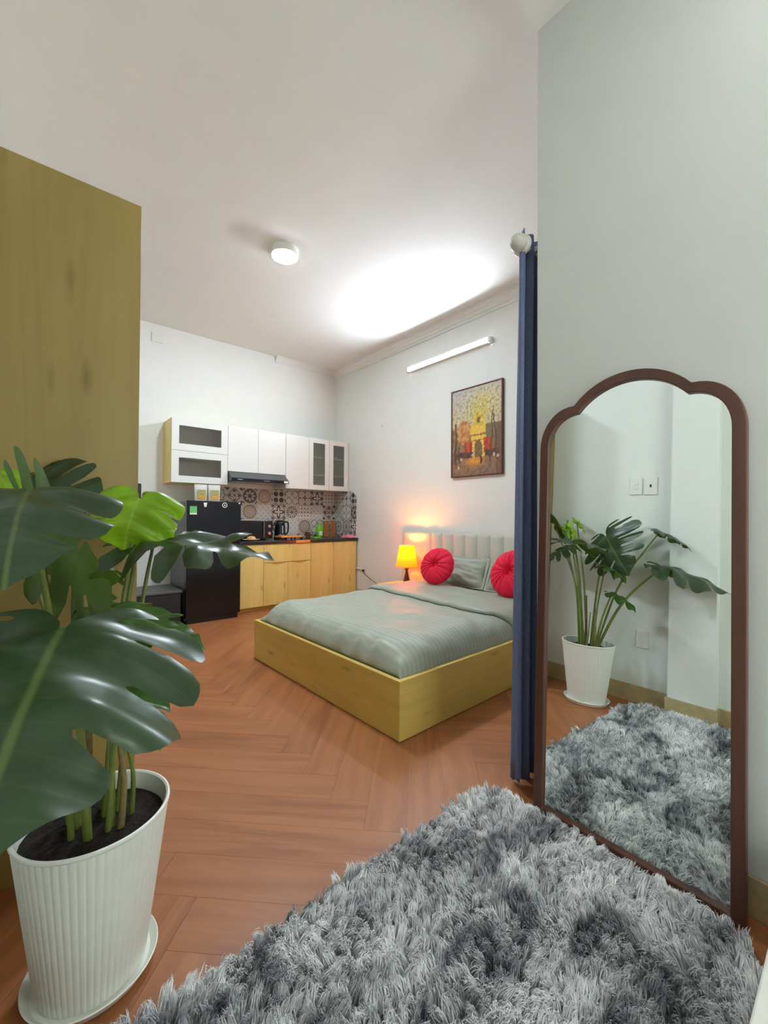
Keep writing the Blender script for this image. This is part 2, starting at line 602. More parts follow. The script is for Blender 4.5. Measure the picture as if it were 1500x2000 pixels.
skirting('baseboard_left', [((XL, 0.862, 0), (XL + 0.012, 1.70, 0.115)), ((XL, YF, 0), (XL + 0.012, 0.615, 0.115))])
skirting('baseboard_column', [((-0.072, 0.603, 0), (-0.060, 0.874, 0.115)), ((XL + 0.012, 0.862, 0), (-0.072, 0.874, 0.115)), ((XL + 0.012, 0.603, 0), (-0.072, 0.615, 0.115))])
skirting('baseboard_inner', [((XM - 0.012, YF, 0), (XM, YM, 0.115)), ((XM, YM, 0), (XB, YM + 0.012, 0.115))])
skirting('baseboard_right', [((XB - 0.012, YM + 0.012, 0), (XB, 4.76, 0.115))])

# crown mouldings
prof = [(0, 0), (0.085, 0), (0.085, 0.014), (0.06, 0.02), (0.052, 0.04), (0.035, 0.052), (0.028, 0.075), (0.014, 0.085), (0.014, 0.11), (0, 0.11)]
struct(MB().prism(prof, lambda a, b, d: (XB - a, d, ZC - b), YM, YK).build('trim_1', 'trim'))
struct(MB().prism([(a * 0.7, b * 0.7) for a, b in prof], lambda a, b, d: (d, YK - a, ZC - b), 2.59, XB - 0.014).build('trim_2', 'trim'))


# ------------------------------------------------------------------ lamps of the room, plus an added entry fill
def disc_lamp(loc, mat, label):
    t = thing('ceiling_lamp', label, 'ceiling lamp', loc, group='round ceiling lamps')
    MB().lathe([(0.112, 0.0), (0.112, -0.052), (0.104, -0.058), (0.104, -0.052)], n=48, caps=False).build('housing', 'plastic', t, True)
    MB().lathe([(0.103, -0.0545), (0.103, -0.059)], n=48).build('diffuser', mat, t)
    return t


disc_lamp((1.60, 3.16, ZC), 'disc', 'round glowing surface lamp on the ceiling of the bedroom')
disc_lamp((1.15, -0.35, ZE), 'disc_fill', 'added round fill lamp on the low entry ceiling, unseen behind the viewer')  # unseen lamp added to brighten the entry

t = thing('tube_light', 'glowing white tube light mounted on the wall above the painting', 'tube light', (XB, 3.12, 2.945))
MB().prism([(0, -0.028), (-0.046, -0.028), (-0.046, -0.0255), (-0.03, -0.0255), (-0.03, 0.0255), (-0.052, 0.0255), (-0.052, 0.028), (0, 0.028)], lambda a, b, d: (a, d, b), -0.58, 0.58).build('base_rail', 'plastic', t)  # rail lips added to hold the tube's light off wall and ceiling
MB().prism([(-0.0305, -0.0245), (-0.034, -0.0245), (-0.034, 0.0245), (-0.0305, 0.0245)], lambda a, b, d: (a, d, b), -0.582, 0.582).build('glowing_tube', 'tube', t, True)
for s in (-1, 1):
    MB().box((-0.06, s * 0.60 - 0.018, -0.028), (0, s * 0.60 + 0.018, 0.028)).build('end_cap', 'plastic', t, bevel=0.006)

# ------------------------------------------------------------------ wall fittings


def plate(label, name, loc, facing, sy, sz, cat, rocker=0, hole=False, group=None):
    """facing 'X-' (right wall), 'X+' (left wall), 'Y-' (back wall)"""
    rz = {'Y-': 0, 'X-': R(-90), 'X+': R(90)}[facing]
    t = thing(name, label, cat, loc, rz, group)
    MB().box((-sy / 2, -0.008, -sz / 2), (sy / 2, 0, sz / 2)).build('plate', 'plastic', t, bevel=0.003)
    for i in range(rocker):
        z = (i - (rocker - 1) / 2) * sz * 0.24
        MB().box((-sy * 0.17, -0.011, z - sz * 0.08), (sy * 0.17, -0.007, z + sz * 0.08)).build('rocker', 'white', t, bevel=0.001)
    if hole:
        MB().box((-0.006, -0.0095, -0.008), (0.006, -0.0078, 0.012)).build('key_slot', 'black_matte', t)
    return t


plate('white two-button light switch beside the key switch, seen in the mirror', 'light_switch', (XL, 1.092, 1.485), 'X+', 0.078, 0.12, 'switch', 2)
plate('white switch plate with dark key slot, seen in the mirror', 'key_switch', (XL, 1.000, 1.482), 'X+', 0.082, 0.12, 'switch', 0, True)
plate('white double socket low on the wall behind the plant pot', 'wall_socket', (XL, 1.03, 0.43), 'X+', 0.075, 0.115, 'socket', 2)
plate('small white switch on the wall right of the tiled splashback', 'light_switch', (XB, 4.645, 1.488), 'X-', 0.072, 0.15, 'switch', 1)
plate('square blank cover plate high on the kitchen wall', 'cover_plate', (1.124, YK, 3.19), 'Y-', 0.125, 0.11, 'cover plate')
so = plate('white socket with black plug above the bed side of the counter', 'wall_socket', (XB, 4.62, 0.405), 'X-', 0.085, 0.11, 'socket', 0)
MB().box((-0.016, -0.03, -0.03), (0.016, -0.008, -0.004)).build('plug', 'black_matte', so, bevel=0.004)
fs_ = plate('white socket with black plug left of the fridge top', 'wall_socket', (1.262, YK, 1.30), 'Y-', 0.115, 0.13, 'socket', 0)
MB().box((0.0, -0.05, 0.01), (0.035, -0.008, 0.04)).build('plug', 'black_matte', fs_, bevel=0.006)
tag(MB().tube([(XB - 0.014, 4.665, 0.405), (XB - 0.014, 4.775, 0.405)], 0.013, 8).build('cable_conduit', 'plastic', None, True), 'short white cable conduit running from the wall socket to the counter', 'conduit')
tag(MB().tube(catmull([(1.285, YK - 0.05, 1.315), (1.30, YK - 0.08, 1.25), (1.31, YK - 0.06, 1.1), (1.32, YK - 0.1, 0.9)], 6), 0.005, 6).build('power_cord', 'rubber', None, True), 'black power cord hanging from the plug beside the fridge', 'cord')
tag(MB().tube(catmull([(XB - 0.032, 4.62, 0.385), (XB - 0.05, 4.50, 0.33), (XB - 0.05, 4.30, 0.255), (XB - 0.07, 4.02, 0.22), (XB - 0.06, 3.86, 0.27), (XB - 0.115, 3.765, 0.35), (XB - 0.12, 3.752, 0.368)], 8), 0.0045, 6).build('power_cord', 'rubber', None, True), 'thin dark lamp cord sagging along the wall beside the bed', 'cord')
nk = MB().lathe([(0.012, 0), (0.012, -0.01), (0.006, -0.02), (0.0, -0.022)], (XB, 4.245, 2.347), 12, 'X').build('wall_plug', 'plastic', None, True)
tag(nk, 'tiny white nail cap on the bare wall left of the painting', 'wall plug')

# ------------------------------------------------------------------ wardrobe
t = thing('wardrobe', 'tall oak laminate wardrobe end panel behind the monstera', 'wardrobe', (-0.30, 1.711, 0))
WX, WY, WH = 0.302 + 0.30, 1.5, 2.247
box('side_panel', (0.002, 0, 0), (WX, 0.018, WH), 'oak_shaded', t, 0.001)
box('side_panel', (0.002, WY - 0.018, 0), (WX, WY, WH), 'oak_shaded', t, 0.001)
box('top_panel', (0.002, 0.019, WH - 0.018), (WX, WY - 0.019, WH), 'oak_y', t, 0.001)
box('back_panel', (0.002, 0.019, 0.0), (0.01, WY - 0.019, WH - 0.019), 'oak_shaded', t)
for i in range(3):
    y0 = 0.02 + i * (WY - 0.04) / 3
    d = box('door', (WX - 0.02, y0 + 0.0015, 0.06), (WX - 0.002, y0 + (WY - 0.04) / 3 - 0.0015, WH - 0.021), 'oak_shaded', t, 0.001)
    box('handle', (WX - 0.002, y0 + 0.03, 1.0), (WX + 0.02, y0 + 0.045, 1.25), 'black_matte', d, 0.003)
box('plinth', (WX - 0.05, 0.02, 0), (WX - 0.03, WY - 0.02, 0.058), 'oak_shaded', t)

# ------------------------------------------------------------------ kitchen: wall cabinets
YU, ZU0, ZU1 = 5.01, 1.505, 2.222


def carcass(t, x0, x1, z0, z1, mat_side='white', d=YK - YU - 0.02):
    """open-fronted box in the thing's local frame; back on the wall (y = 0), front at y = -d"""
    box('side_panel', (x0, -d, z0), (x0 + 0.016, -0.001, z1), mat_side, t)
    box('side_panel', (x1 - 0.016, -d, z0), (x1, -0.001, z1), mat_side, t)
    box('bottom_panel', (x0 + 0.0165, -d, z0), (x1 - 0.0165, -0.001, z0 + 0.016), mat_side, t)
    box('top_panel', (x0 + 0.0165, -d, z1 - 0.016), (x1 - 0.0165, -0.001, z1), mat_side, t)
    box('back_panel', (x0 + 0.0165, -0.006, z0 + 0.0165), (x1 - 0.0165, -0.001, z1 - 0.0165), 'white', t)
    return d


def glass_door(t, x0, x1, z0, z1, y, rail):
    g = 0.0015
    fn = lambda a, b, d: (a, d, b)
    outer = [(x0 + g, z0 + g), (x1 - g, z0 + g), (x1 - g, z1 - g), (x0 + g, z1 - g)]
    inner = [(x0 + rail, z0 + rail), (x1 - rail, z0 + rail), (x1 - rail, z1 - rail), (x0 + rail, z1 - rail)]
    d = MB().ring(outer, inner, fn, y - 0.02, y - 0.0005).build('door', 'white', t, bevel=0.0015)
    box('glass_pane', (x0 + rail - 0.004, y - 0.009, z0 + rail - 0.004), (x1 - rail + 0.004, y - 0.006, z1 - rail + 0.004), 'pane', d)
    return d


t = thing('wall_cabinet', 'white wall cabinet with two glazed flap doors above the fridge', 'cabinet', (1.20, YK, ZU0), group='kitchen wall cabinets')
h = ZU1 - ZU0
d = carcass(t, 0, 0.62, 0, h, 'oak_v')
box('shelf', (0.017, -d + 0.01, h / 2 - 0.008), (0.603, -0.007, h / 2 + 0.008), 'white', t)
glass_door(t, 0, 0.62, 0, h / 2, -d, 0.078)
glass_door(t, 0, 0.62, h / 2, h, -d, 0.078)
t = thing('wall_cabinet', 'short white wall cabinet with two plain doors above the cooker hood', 'cabinet', (1.82, YK, 1.672), group='kitchen wall cabinets')
h2 = ZU1 - 1.672
d = carcass(t, 0.0005, 0.758, 0, h2, 'oak_v')
for i in range(2):
    box('door', (i * 0.38 + 0.0015, -d - 0.02, 0.0015), (i * 0.378 + 0.378, -d - 0.0005, h2 - 0.0015), 'white', t, 0.0015)
t = thing('wall_cabinet', 'narrow plain white wall cabinet between cooker hood and glazed doors', 'cabinet', (2.58, YK, ZU0), group='kitchen wall cabinets')
d = carcass(t, 0, 0.346, 0, h)
box('door', (0.0015, -d - 0.02, 0.0015), (0.3445, -d - 0.0005, h - 0.0015), 'white', t, 0.0015)
t = thing('wall_cabinet', 'white wall cabinet with two narrow glazed doors and inner shelves in the corner', 'cabinet', (2.927, YK, ZU0), group='kitchen wall cabinets')
d = carcass(t, 0, 0.655, 0, h)
for z in (0.2, 0.45):
    box('shelf', (0.017, -d + 0.012, z), (0.638, -0.007, z + 0.016), 'white', t)
glass_door(t, 0, 0.3265, 0, h, -d, 0.068)
glass_door(t, 0.3275, 0.655, 0, h, -d, 0.068)
for i, (bx, bz) in enumerate(((0.42, 0.466), (0.53, 0.466), (0.42, 0.216), (0.13, 0.466))):
    tag(MB().lathe([(0.025, 0), (0.03, 0.003), (0.05, 0.03), (0.052, 0.045), (0.048, 0.045), (0.03, 0.008), (0.0, 0.006)], (2.927 + bx, YK - 0.16, ZU0 + bz), 20).build('bowl', 'plastic', None, True), ('white bowl on the upper shelf left behind the rightmost glass door', 'white bowl on the upper shelf right behind the rightmost glass door', 'white bowl on the lower shelf behind the rightmost glass door', 'white bowl on the upper shelf behind the second glass door from the corner')[i], 'bowl', 'bowls in the glazed corner cabinet')

# cooker hood
t = thing('cooker_hood', 'black slanted cooker hood under the short wall cabinet', 'cooker hood', (2.20, YK, 1.555))
fn = lambda a, b, d: (d, -a, b)
MB().prism([(0.005, 0), (0.455, 0), (0.455, 0.038), (0.36, 0.112), (0.005, 0.112)], fn, -0.372, 0.37).build('body', 'black_side', t, bevel=0.003)
MB().box((-0.373, -0.466, -0.004), (0.371, -0.4555, 0.036)).build('front_strip', 'black_gloss', t, bevel=0.002)
for k in range(5):
    MB().box((0.03 + k * 0.016, -0.4675, 0.013), (0.041 + k * 0.016, -0.4658, 0.019)).build('button', 'grey_print', t)
MB().box((-0.30, -0.4675, 0.014), (-0.24, -0.4662, 0.022)).build('maker_plate', 'grey_print', t)
MB().box((0.30, -0.4675, 0.004), (0.36, -0.4662, 0.03)).build('sticker', 'plastic', t)
box('filter', (-0.33, -0.42, -0.005), (0.33, -0.06, -0.0005), 'steel', t)

# ------------------------------------------------------------------ splashback tiles
TS = 0.206


def tile_mat(i):
    m, nt, b = new_mat('patterned_tile_%d' % i)
    tc = nt.nodes.new('ShaderNodeTexCoord')
    sp = nt.nodes.new('ShaderNodeSeparateXYZ'); nt.links.new(tc.outputs['Object'], sp.inputs[0])
    p = Ex(nt, sp.outputs[0]) * (2 / TS); q = Ex(nt, sp.outputs[2]) * (2 / TS)
    r = (p * p + q * q).sqrt(); th = q.atan2(p)
    pa, qa = p.abs(), q.abs()
    dm = pa + qa; mx = pa.max(qa)

    def band(e, a, c2):
        return e.gt(a) * e.lt(c2)
    cr = ((pa - 1.0) * (pa - 1.0) + (qa - 1.0) * (qa - 1.0)).sqrt()
    if i == 0:
        f = band(r / ((th * 8).cos() * 0.12 + 0.85), 0.84, 0.95).max((r / ((th * 8).cos() * 0.3 + 0.6)).lt(0.5) * 0.6).max(cr.lt(0.25))
    elif i == 1:
        f = band(dm, 0.86, 0.98).max(band(r / ((th * 4).cos() * 0.35 + 0.6), 0.55, 0.8)).max(cr.lt(0.35)).max(r.lt(0.12))
    elif i == 2:
        f = r.lt(0.92) * r.gt((th * 8).cos() * 0.16 + 0.55) * 0.9
        f = f.max(r.lt((th * 8).cos() * 0.12 + 0.30)).max(band(cr, 0.2, 0.32))
    elif i == 3:
        f = band(r - (th * 8).cos().abs() * 0.16, 0.66, 0.76).max(band(r - (th * 8).cos().abs() * 0.16, 0.0, 0.62) * 0.3)
    elif i == 4:
        pw = (p * 2.5).wrap(-1.0, 1.0); qw = (q * 2.5).wrap(-1.0, 1.0)
        rw = (pw * pw + qw * qw).sqrt()
        f = rw.gt((qw.atan2(pw) * 4).cos() * 0.25 + 0.72)
        f = f.max(rw.lt(0.2) * 0.5)
    elif i == 5:
        pw = (p + 0.5).wrap(-0.5, 0.5); qw = (q + 0.5).wrap(-0.5, 0.5)
        rw = (pw * pw + qw * qw).sqrt()
        f = band(rw, 0.40, 0.49).max(band(cr, 0.3, 0.4)) * 0.7
    elif i == 6:
        pw = (p * 1.5).wrap(-0.75, 0.75); qw = (q * 1.5).wrap(-0.75, 0.75)
        rw = (pw * pw + qw * qw).sqrt()
        f = rw.lt((qw.atan2(pw) * 4).cos() * 0.25 + 0.32)
    elif i == 7:
        f = r.lt((th * 4).cos() * 0.25 + 0.62) * r.gt((th * 4).cos() * 0.22 + 0.38)
        f = f.max(band(r, 0.88, 0.96)).max(cr.lt(0.42) * 0.85)
    elif i == 8:
        f = band(r, 0.72, 0.80).max(band(r, 0.42, 0.47)).max(band(r, 0.5, 0.7) * (th * 12).sin().gt(0.2)).max(r.lt((th * 6).cos() * 0.12 + 0.22)) * 0.9
    elif i == 9:
        pw = (p * 2.0).wrap(-0.5, 0.5); qw = (q * 2.0).wrap(-0.5, 0.5)
        f = pw.abs().max(qw.abs()).lt(0.17) * 0.95
    elif i == 10:
        f = band((th * 4).cos() * 0.3 + r, 0.55, 0.66).max(band(dm, 0.2, 0.32) * 0.7).max(cr.lt(0.22))
    else:
        f = ((p * 9).sin() * (q * 9).sin()).gt(0.55) * 0.35
        f = f.max(band(dm, 0.95, 1.02) * 0.25)
    light = [(0.60, 0.58, 0.54), (0.66, 0.65, 0.62), (0.52, 0.48, 0.43), (0.60, 0.50, 0.38)][{3: 3, 2: 2, 0: 2, 1: 2}.get(i, 1 if i % 2 else 0)]
    c = mixc(nt, f.k, light, (0.035, 0.030, 0.030))
    nt.links.new(c, b.inputs['Base Color'])
    setp(b, rough=0.3)
    return m


TM = [tile_mat(i) for i in range(12)]
rows = [(ZU0 - TS * (k + 1), ZU0 - TS * k) for k in range(4)]
layout = [[0, 1, 2, 3, 4, 5, 6, 7, 9], [1, 10, 3, 11, 7, 8, 9, 11, 1], [2, 4, 0, 4, 2, 11, 3, 5, 8], [5, 1, 7, 9, 0, 10, 6, 2, 4]]
layB = [[9, 6, 4], [10, 5, 2], [8, 0, 7], [1, 3, 6]]
sp_t = thing('splashback', 'black and white patterned tile splashback behind the counter', 'splashback', (2.7, YK, 0.84))
tcache = {}


def tile_piece(mi, x0, x1, z0, z1, rnd_):
    key = (mi, round(x0, 4), round(x1, 4), round(z0, 4), round(z1, 4), rnd_)
    if key in tcache:
        return tcache[key]
    g = 0.0008
    poly = [(x0 + g, z0 + g), (x1 - g, z0 + g)]
    if rnd_:
        rr = min(0.13, x1 - x0 - 0.004)
        poly += [(x1 - g - rr + rr * math.cos(a), z1 - g - rr + rr * math.sin(a)) for a in [R(9 * j) for j in range(11)]]
    else:
        poly += [(x1 - g, z1 - g)]
    poly += [(x0 + g, z1 - g)]
    me = MB().prism(poly, lambda a, b, d: (a, d, b), -0.007, -0.0008).mesh('tile')
    me.materials.append(TM[mi])
    tcache[key] = me
    return me


for ri, (z0, z1) in enumerate(rows):
    zc = (z0 + z1) / 2
    lo = max(z0, 0.8405) - zc
    for ci in range(9):
        xr = XB - 0.0085 - (8 - ci) * TS
        o = link('tile', tile_piece(layout[ri][ci], -TS / 2, TS / 2, lo, TS / 2, False), None, sp_t)
        o.location = (xr - TS / 2 - 2.7, 0, zc - 0.84)
    for ci in range(3):
        y1 = YK - 0.0085 - ci * TS
        x1 = min(TS / 2, (y1 - 4.81) - TS / 2)
        o = link('tile', tile_piece(layB[ri][ci], -TS / 2, x1, lo, TS / 2, ri == 0 and ci == 2), None, sp_t)
        o.location = (XB - 2.7, y1 - TS / 2 - YK, zc - 0.84)
        o.rotation_euler = (0, 0, R(-90))

# ------------------------------------------------------------------ kitchen: base cabinets and worktop
YD = 4.765


def base_unit(label, x0, x1):
    t = thing('base_cabinet', label, 'cabinet', (x0, YK, 0), group='kitchen base cabinets')
    wd = x1 - x0
    box('body', (0.001, -(YK - YD) + 0.021, 0.055), (wd - 0.001, -0.02, 0.797), 'oak_v', t)
    box('plinth', (0.001, -(YK - YD) + 0.045, 0), (wd - 0.001, -(YK - YD) + 0.06, 0.054), 'oak_x', t)
    return t, wd


def front(name, t, x0, x1, z0, z1, cut=None):
    y = -(YK - YD)
    poly = [(x0 + .0015, z0), (x1 - .0015, z0), (x1 - .0015, z1)]
    if cut:
        c, hw, dp = cut
        poly += [(c + hw - 2 * hw * k / 14, z1 - dp * math.sin(math.pi * k / 14) ** 1.3) for k in range(15)]
    poly += [(x0 + .0015, z1)]
    return MB().prism(poly, lambda a, b, d: (a, d, b), y, y + 0.018).build(name, 'oak_v', t, bevel=0.001)


t, wd = base_unit('plain oak base cabinet next to the fridge', 1.875, 2.172)
front('door', t, 0, wd, 0.056, 0.792)
t, wd = base_unit('oak base cabinet with a top drawer and two scooped finger pulls', 2.173, 2.822)
front('drawer_front', t, 0, wd, 0.572, 0.792)
front('door', t, 0, wd / 2, 0.056, 0.566, (wd * 0.30, 0.115, 0.030))
front('door', t, wd / 2, wd, 0.056, 0.566, (wd * 0.74, 0.115, 0.030))
t, wd = base_unit('plain oak base cabinet between drawer unit and corner unit', 2.823, 3.172)
front('door', t, 0, wd, 0.056, 0.792)
t, wd = base_unit('plain oak base cabinet in the room corner', 3.173, 3.575)
front('door', t, 0, wd - 0.03, 0.056, 0.792)
tag(box('worktop', (1.872, 4.752, 0.799), (XB - 0.009, YK - 0.009, 0.838), 'granite', None, 0.004), 'black stone worktop running over the base cabinets', 'worktop')

ZW = 0.8385
# microwave
t = thing('microwave', 'black microwave oven on the counter beside the fridge', 'microwave', (2.185, 5.16, ZW))
MB().box((-0.215, -0.15, 0.01), (0.215, 0.17, 0.245)).build('body', 'black_matte', t, bevel=0.006)
MB().box((-0.212, -0.165, 0.014), (0.10, -0.151, 0.24)).build('door', 'black_gloss', t, bevel=0.003)
MB().box((0.106, -0.162, 0.014), (0.212, -0.151, 0.24)).build('control_panel', 'black_gloss', t, bevel=0.002)
MB().lathe([(0.022, 0), (0.022, -0.016), (0.018, -0.02)], (0.16, -0.162, 0.17), 20, 'Y').build('knob', 'steel', t, True)
MB().lathe([(0.022, 0), (0.022, -0.016), (0.018, -0.02)], (0.16, -0.162, 0.08), 20, 'Y').build('knob', 'steel', t, True)
MB().tube([(0.085, -0.185, 0.03), (0.085, -0.185, 0.225)], 0.006).build('handle', 'steel', t, True)
MB().box((-0.215, -0.155, 0.2455), (0.215, 0.165, 0.249)).build('top_sheet', 'plastic', t)
for x in (-0.18, 0.18):
    MB().lathe([(0.012, 0), (0.012, 0.0105)], (x, 0.0, 0), 12).build('foot', 'black_matte', t)
# plate with bread
t = thing('plate', 'white plate in front of the microwave', 'plate', (2.06, 4.87, ZW))
MB().lathe([(0.05, 0), (0.055, 0.002), (0.105, 0.016), (0.107, 0.018), (0.1, 0.018), (0.05, 0.006), (0, 0.005)], n=36).build('dish', 'white', t, True)
mb = MB().lathe([(0.0, 0.052), (0.025, 0.049), (0.045, 0.038), (0.055, 0.018), (0.05, 0.004), (0.0, 0.0)], (2.06, 4.87, ZW + 0.0065), 24)
tag(mb.build('bread_bun', 'bread', None, True), 'round orange-brown bun lying on the white plate', 'bun')
# kettle
t = thing('electric_kettle', 'black and steel electric kettle on the counter', 'kettle', (2.56, 5.12, ZW))
MB().lathe([(0.078, 0), (0.08, 0.02), (0.076, 0.022)], n=32).build('power_base', 'black_matte', t, True)
MB().lathe([(0.072, 0.0225), (0.074, 0.05), (0.068, 0.16), (0.06, 0.215), (0.056, 0.222)], n=32).build('jug', 'black_gloss', t, True)
MB().lathe([(0.0565, 0.2225), (0.058, 0.23), (0.04, 0.243), (0.0, 0.247)], n=32).build('lid', 'black_matte', t, True)
MB().lathe([(0.0745, 0.026), (0.0765, 0.05), (0.0758, 0.058), (0.073, 0.058)], n=32).build('steel_band', 'steel', t, True)
MB().tube(catmull([(0.055, 0, 0.215), (0.10, 0, 0.222), (0.118, 0, 0.19), (0.115, 0, 0.10), (0.092, 0, 0.06), (0.07, 0, 0.06)], 6), 0.011, 10).build('handle', 'black_matte', t, True)
MB().prism([(-0.05, 0.205), (-0.088, 0.215), (-0.05, 0.17)], lambda a, b, d: (a, d, b), -0.02, 0.02).build('spout', 'black_gloss', t)
MB().box((-0.008, -0.0785, 0.07), (0.008, -0.066, 0.17)).build('water_gauge', 'grey_print', t, bevel=0.002)
# portable stove / wooden rack
t = thing('wooden_rack', 'orange wooden tray rack on short legs at the counter front', 'tray', (2.57, 4.89, ZW))
MB().box((-0.15, -0.09, 0.028), (0.15, 0.09, 0.048)).build('tray', 'orange_wood', t, bevel=0.004)
for x in (-0.125, 0.0, 0.125):
    for y in (-0.075, 0.075):
        MB().lathe([(0.011, 0), (0.011, 0.0275)], (x, y, 0), 12).build('leg', 'black_matte', t)
tag(MB().lathe([(0.025, 0), (0.034, 0.003), (0.038, 0.04), (0.0355, 0.04), (0.031, 0.008), (0, 0.007)], (2.80, 4.93, ZW), 24).build('glass_bowl', 'steel', None, True), 'small clear bowl between tray rack and brown cup', 'bowl')
tag(MB().lathe([(0.028, 0), (0.034, 0.003), (0.038, 0.085), (0.035, 0.085), (0.03, 0.008), (0, 0.007)], (2.90, 4.98, ZW), 24).build('brown_cup', 'brown_glass', None, True), 'dark brown cup on the counter', 'cup')
tag(MB().box((2.96, 4.90, ZW), (3.06, 5.0, ZW + 0.018)).build('sponge', 'green_plastic', None, bevel=0.006), 'flat green sponge lying beside the brown cup', 'sponge')
t = thing('green_bottle', 'bright green bottle of washing-up liquid on the counter', 'bottle', (3.17, 5.13, ZW))
MB().lathe([(0.04, 0), (0.044, 0.006), (0.044, 0.12), (0.036, 0.155), (0.016, 0.175), (0.016, 0.19)], n=24).build('bottle_body', 'green_plastic', t, True)
MB().lathe([(0.018, 0.1905), (0.018, 0.215), (0.008, 0.22), (0.006, 0.235)], n=16).build('cap', 'green_plastic', t, True)
MB().box((-0.025, -0.0455, 0.03), (0.025, -0.04, 0.09)).build('bottle_label', 'plastic', t)
tag(MB().lathe([(0.03, 0), (0.036, 0.005), (0.036, 0.13), (0.02, 0.16), (0.012, 0.165)], (3.245, 5.21, ZW), 24).build('dish_brush_holder', 'green_plastic', None, True), 'smaller green container behind the green bottle', 'container')
t = thing('cutting_board_stand', 'wire stand holding two brown cutting boards', 'stand', (3.40, 5.22, ZW))
MB().box((-0.10, -0.07, 0), (0.10, 0.07, 0.006)).build('stand_base', 'steel', t, bevel=0.002)
MB().tube(catmull([(-0.006, -0.025, 0.005), (-0.012, -0.025, 0.16), (0, -0.025, 0.265), (0.012, -0.025, 0.16), (0.006, -0.025, 0.005)], 6), 0.004, 6).build('wire_loop', 'steel', t, True)
for k, (x0, x1, y) in enumerate(((-0.105, -0.012, -0.012), (0.012, 0.105, -0.01))):
    tag(MB().box((3.40 + x0, 5.22 + y, ZW + 0.0065), (3.40 + x1, 5.22 + y + 0.02, ZW + (0.235, 0.24)[k])).build('cutting_board', 'board', None, bevel=0.006), ('brown wooden board left of the wire loop in the stand', 'brown wooden board right of the wire loop in the stand')[k], 'cutting board', 'boards in the wire stand')
# pink cloth
mb = MB()
n_ = 18
vs, fs2 = [], []
for i in range(n_):
    for j in range(n_):
        x, y = i / (n_ - 1), j / (n_ - 1)
        e = min(x, 1 - x, y, 1 - y)
        z = ZW + 0.003 + min(1, e * 7) * (0.026 + 0.024 * noise.noise((x * 5, y * 5, 2.3)) + 0.012 * noise.noise((x * 11, y * 11, 4)))
        vs.append((3.44 + 0.13 * x + 0.02 * noise.noise((y * 4, 0, 1)), 4.775 + 0.2 * y, max(z, ZW + 0.001)))
for i in range(n_ - 1):
    for j in range(n_ - 1):
        a = i * n_ + j
        fs2.append((a, a + n_, a + n_ + 1, a + 1))
tag(mb.add(vs, fs2).build('dish_cloth', 'pink', None, True), 'crumpled pink cloth at the right end of the counter', 'cloth')
tag(MB().box((2.60, 4.7505, 0.800), (2.80, 4.7518, 0.834)).build('edge_strip', 'orange_wood', None), 'orange strip on the worktop edge', 'label')  # thin orange strip along part of the worktop front

# ------------------------------------------------------------------ fridge
t = thing('refrigerator', 'black two-door refrigerator beside the oak base cabinets', 'refrigerator', (1.26, 4.62, 0))
FW, FD = 0.575, 0.62
MB().box((0.0, 0.056, 0.03), (FW, FD, 1.288)).build('body', 'black_side', t, bevel=0.008)
MB().box((0.0, 0.0, 0.84), (FW, 0.054, 1.295)).build('freezer_door', 'black_gloss', t, bevel=0.008)
MB().box((0.005, 0.022, 0.775), (FW - 0.005, 0.054, 0.838)).build('handle_recess', 'black_matte', t, bevel=0.002)
MB().box((0.0, 0.0, 0.06), (FW, 0.054, 0.773)).build('fridge_door', 'black_gloss', t, bevel=0.008)
MB().box((0.02, 0.03, 0.0), (FW - 0.02, 0.06, 0.058)).build('kick_plate', 'black_matte', t)
MB().box((0.03, 0.0, 0.775), (FW - 0.03, 0.02, 0.785)).build('handle_lip', 'black_side', t, bevel=0.002)
for k in range(9):
    MB().box((0.09 + k * 0.014, 0.0195, 0.80), (0.1 + k * 0.014, 0.0215, 0.812)).build('printed_mark', 'grey_print', t)
for k in range(3):
    MB().box((0.25 + k * 0.018, 0.0195, 0.80), (0.263 + k * 0.018, 0.0215, 0.81)).build('printed_mark', 'grey_print', t)
MB().box((0.03, -0.0015, 1.165), (0.10, -0.0002, 1.235)).build('energy_sticker', 'sticker_green', t)
MB().box((0.03, -0.0015, 1.148), (0.10, -0.0002, 1.1645)).build('sticker_strip', 'plastic', t)
MB().prism([(0.165, 1.275), (0.205, 1.275), (0.20, 1.255), (0.197, 1.23), (0.175, 1.23), (0.17, 1.255)], lambda a, b, d: (a, d, b), -0.0015, -0.0002).build('cup_sticker', 'plastic', t)
ro = [(0.39 + 0.028 * math.cos(k * R(15)), 1.253 + 0.028 * math.sin(k * R(15))) for k in range(24)]
ri_ = [(0.39 + 0.022 * math.cos(k * R(15)), 1.253 + 0.022 * math.sin(k * R(15))) for k in range(24)]
MB().ring(ro, ri_, lambda a, b, d: (a, d, b), -0.0015, -0.0002).build('round_sticker', 'plastic', t)
MB().prism([(0.39, 1.27), (0.377, 1.243), (0.403, 1.243)], lambda a, b, d: (a, d, b), -0.0015, -0.0002).build('round_sticker_mark', 'grey_print', t)
MB().box((0.545, -0.0015, 1.27), (0.56, -0.0002, 1.285)).build('corner_sticker', 'plastic', t)
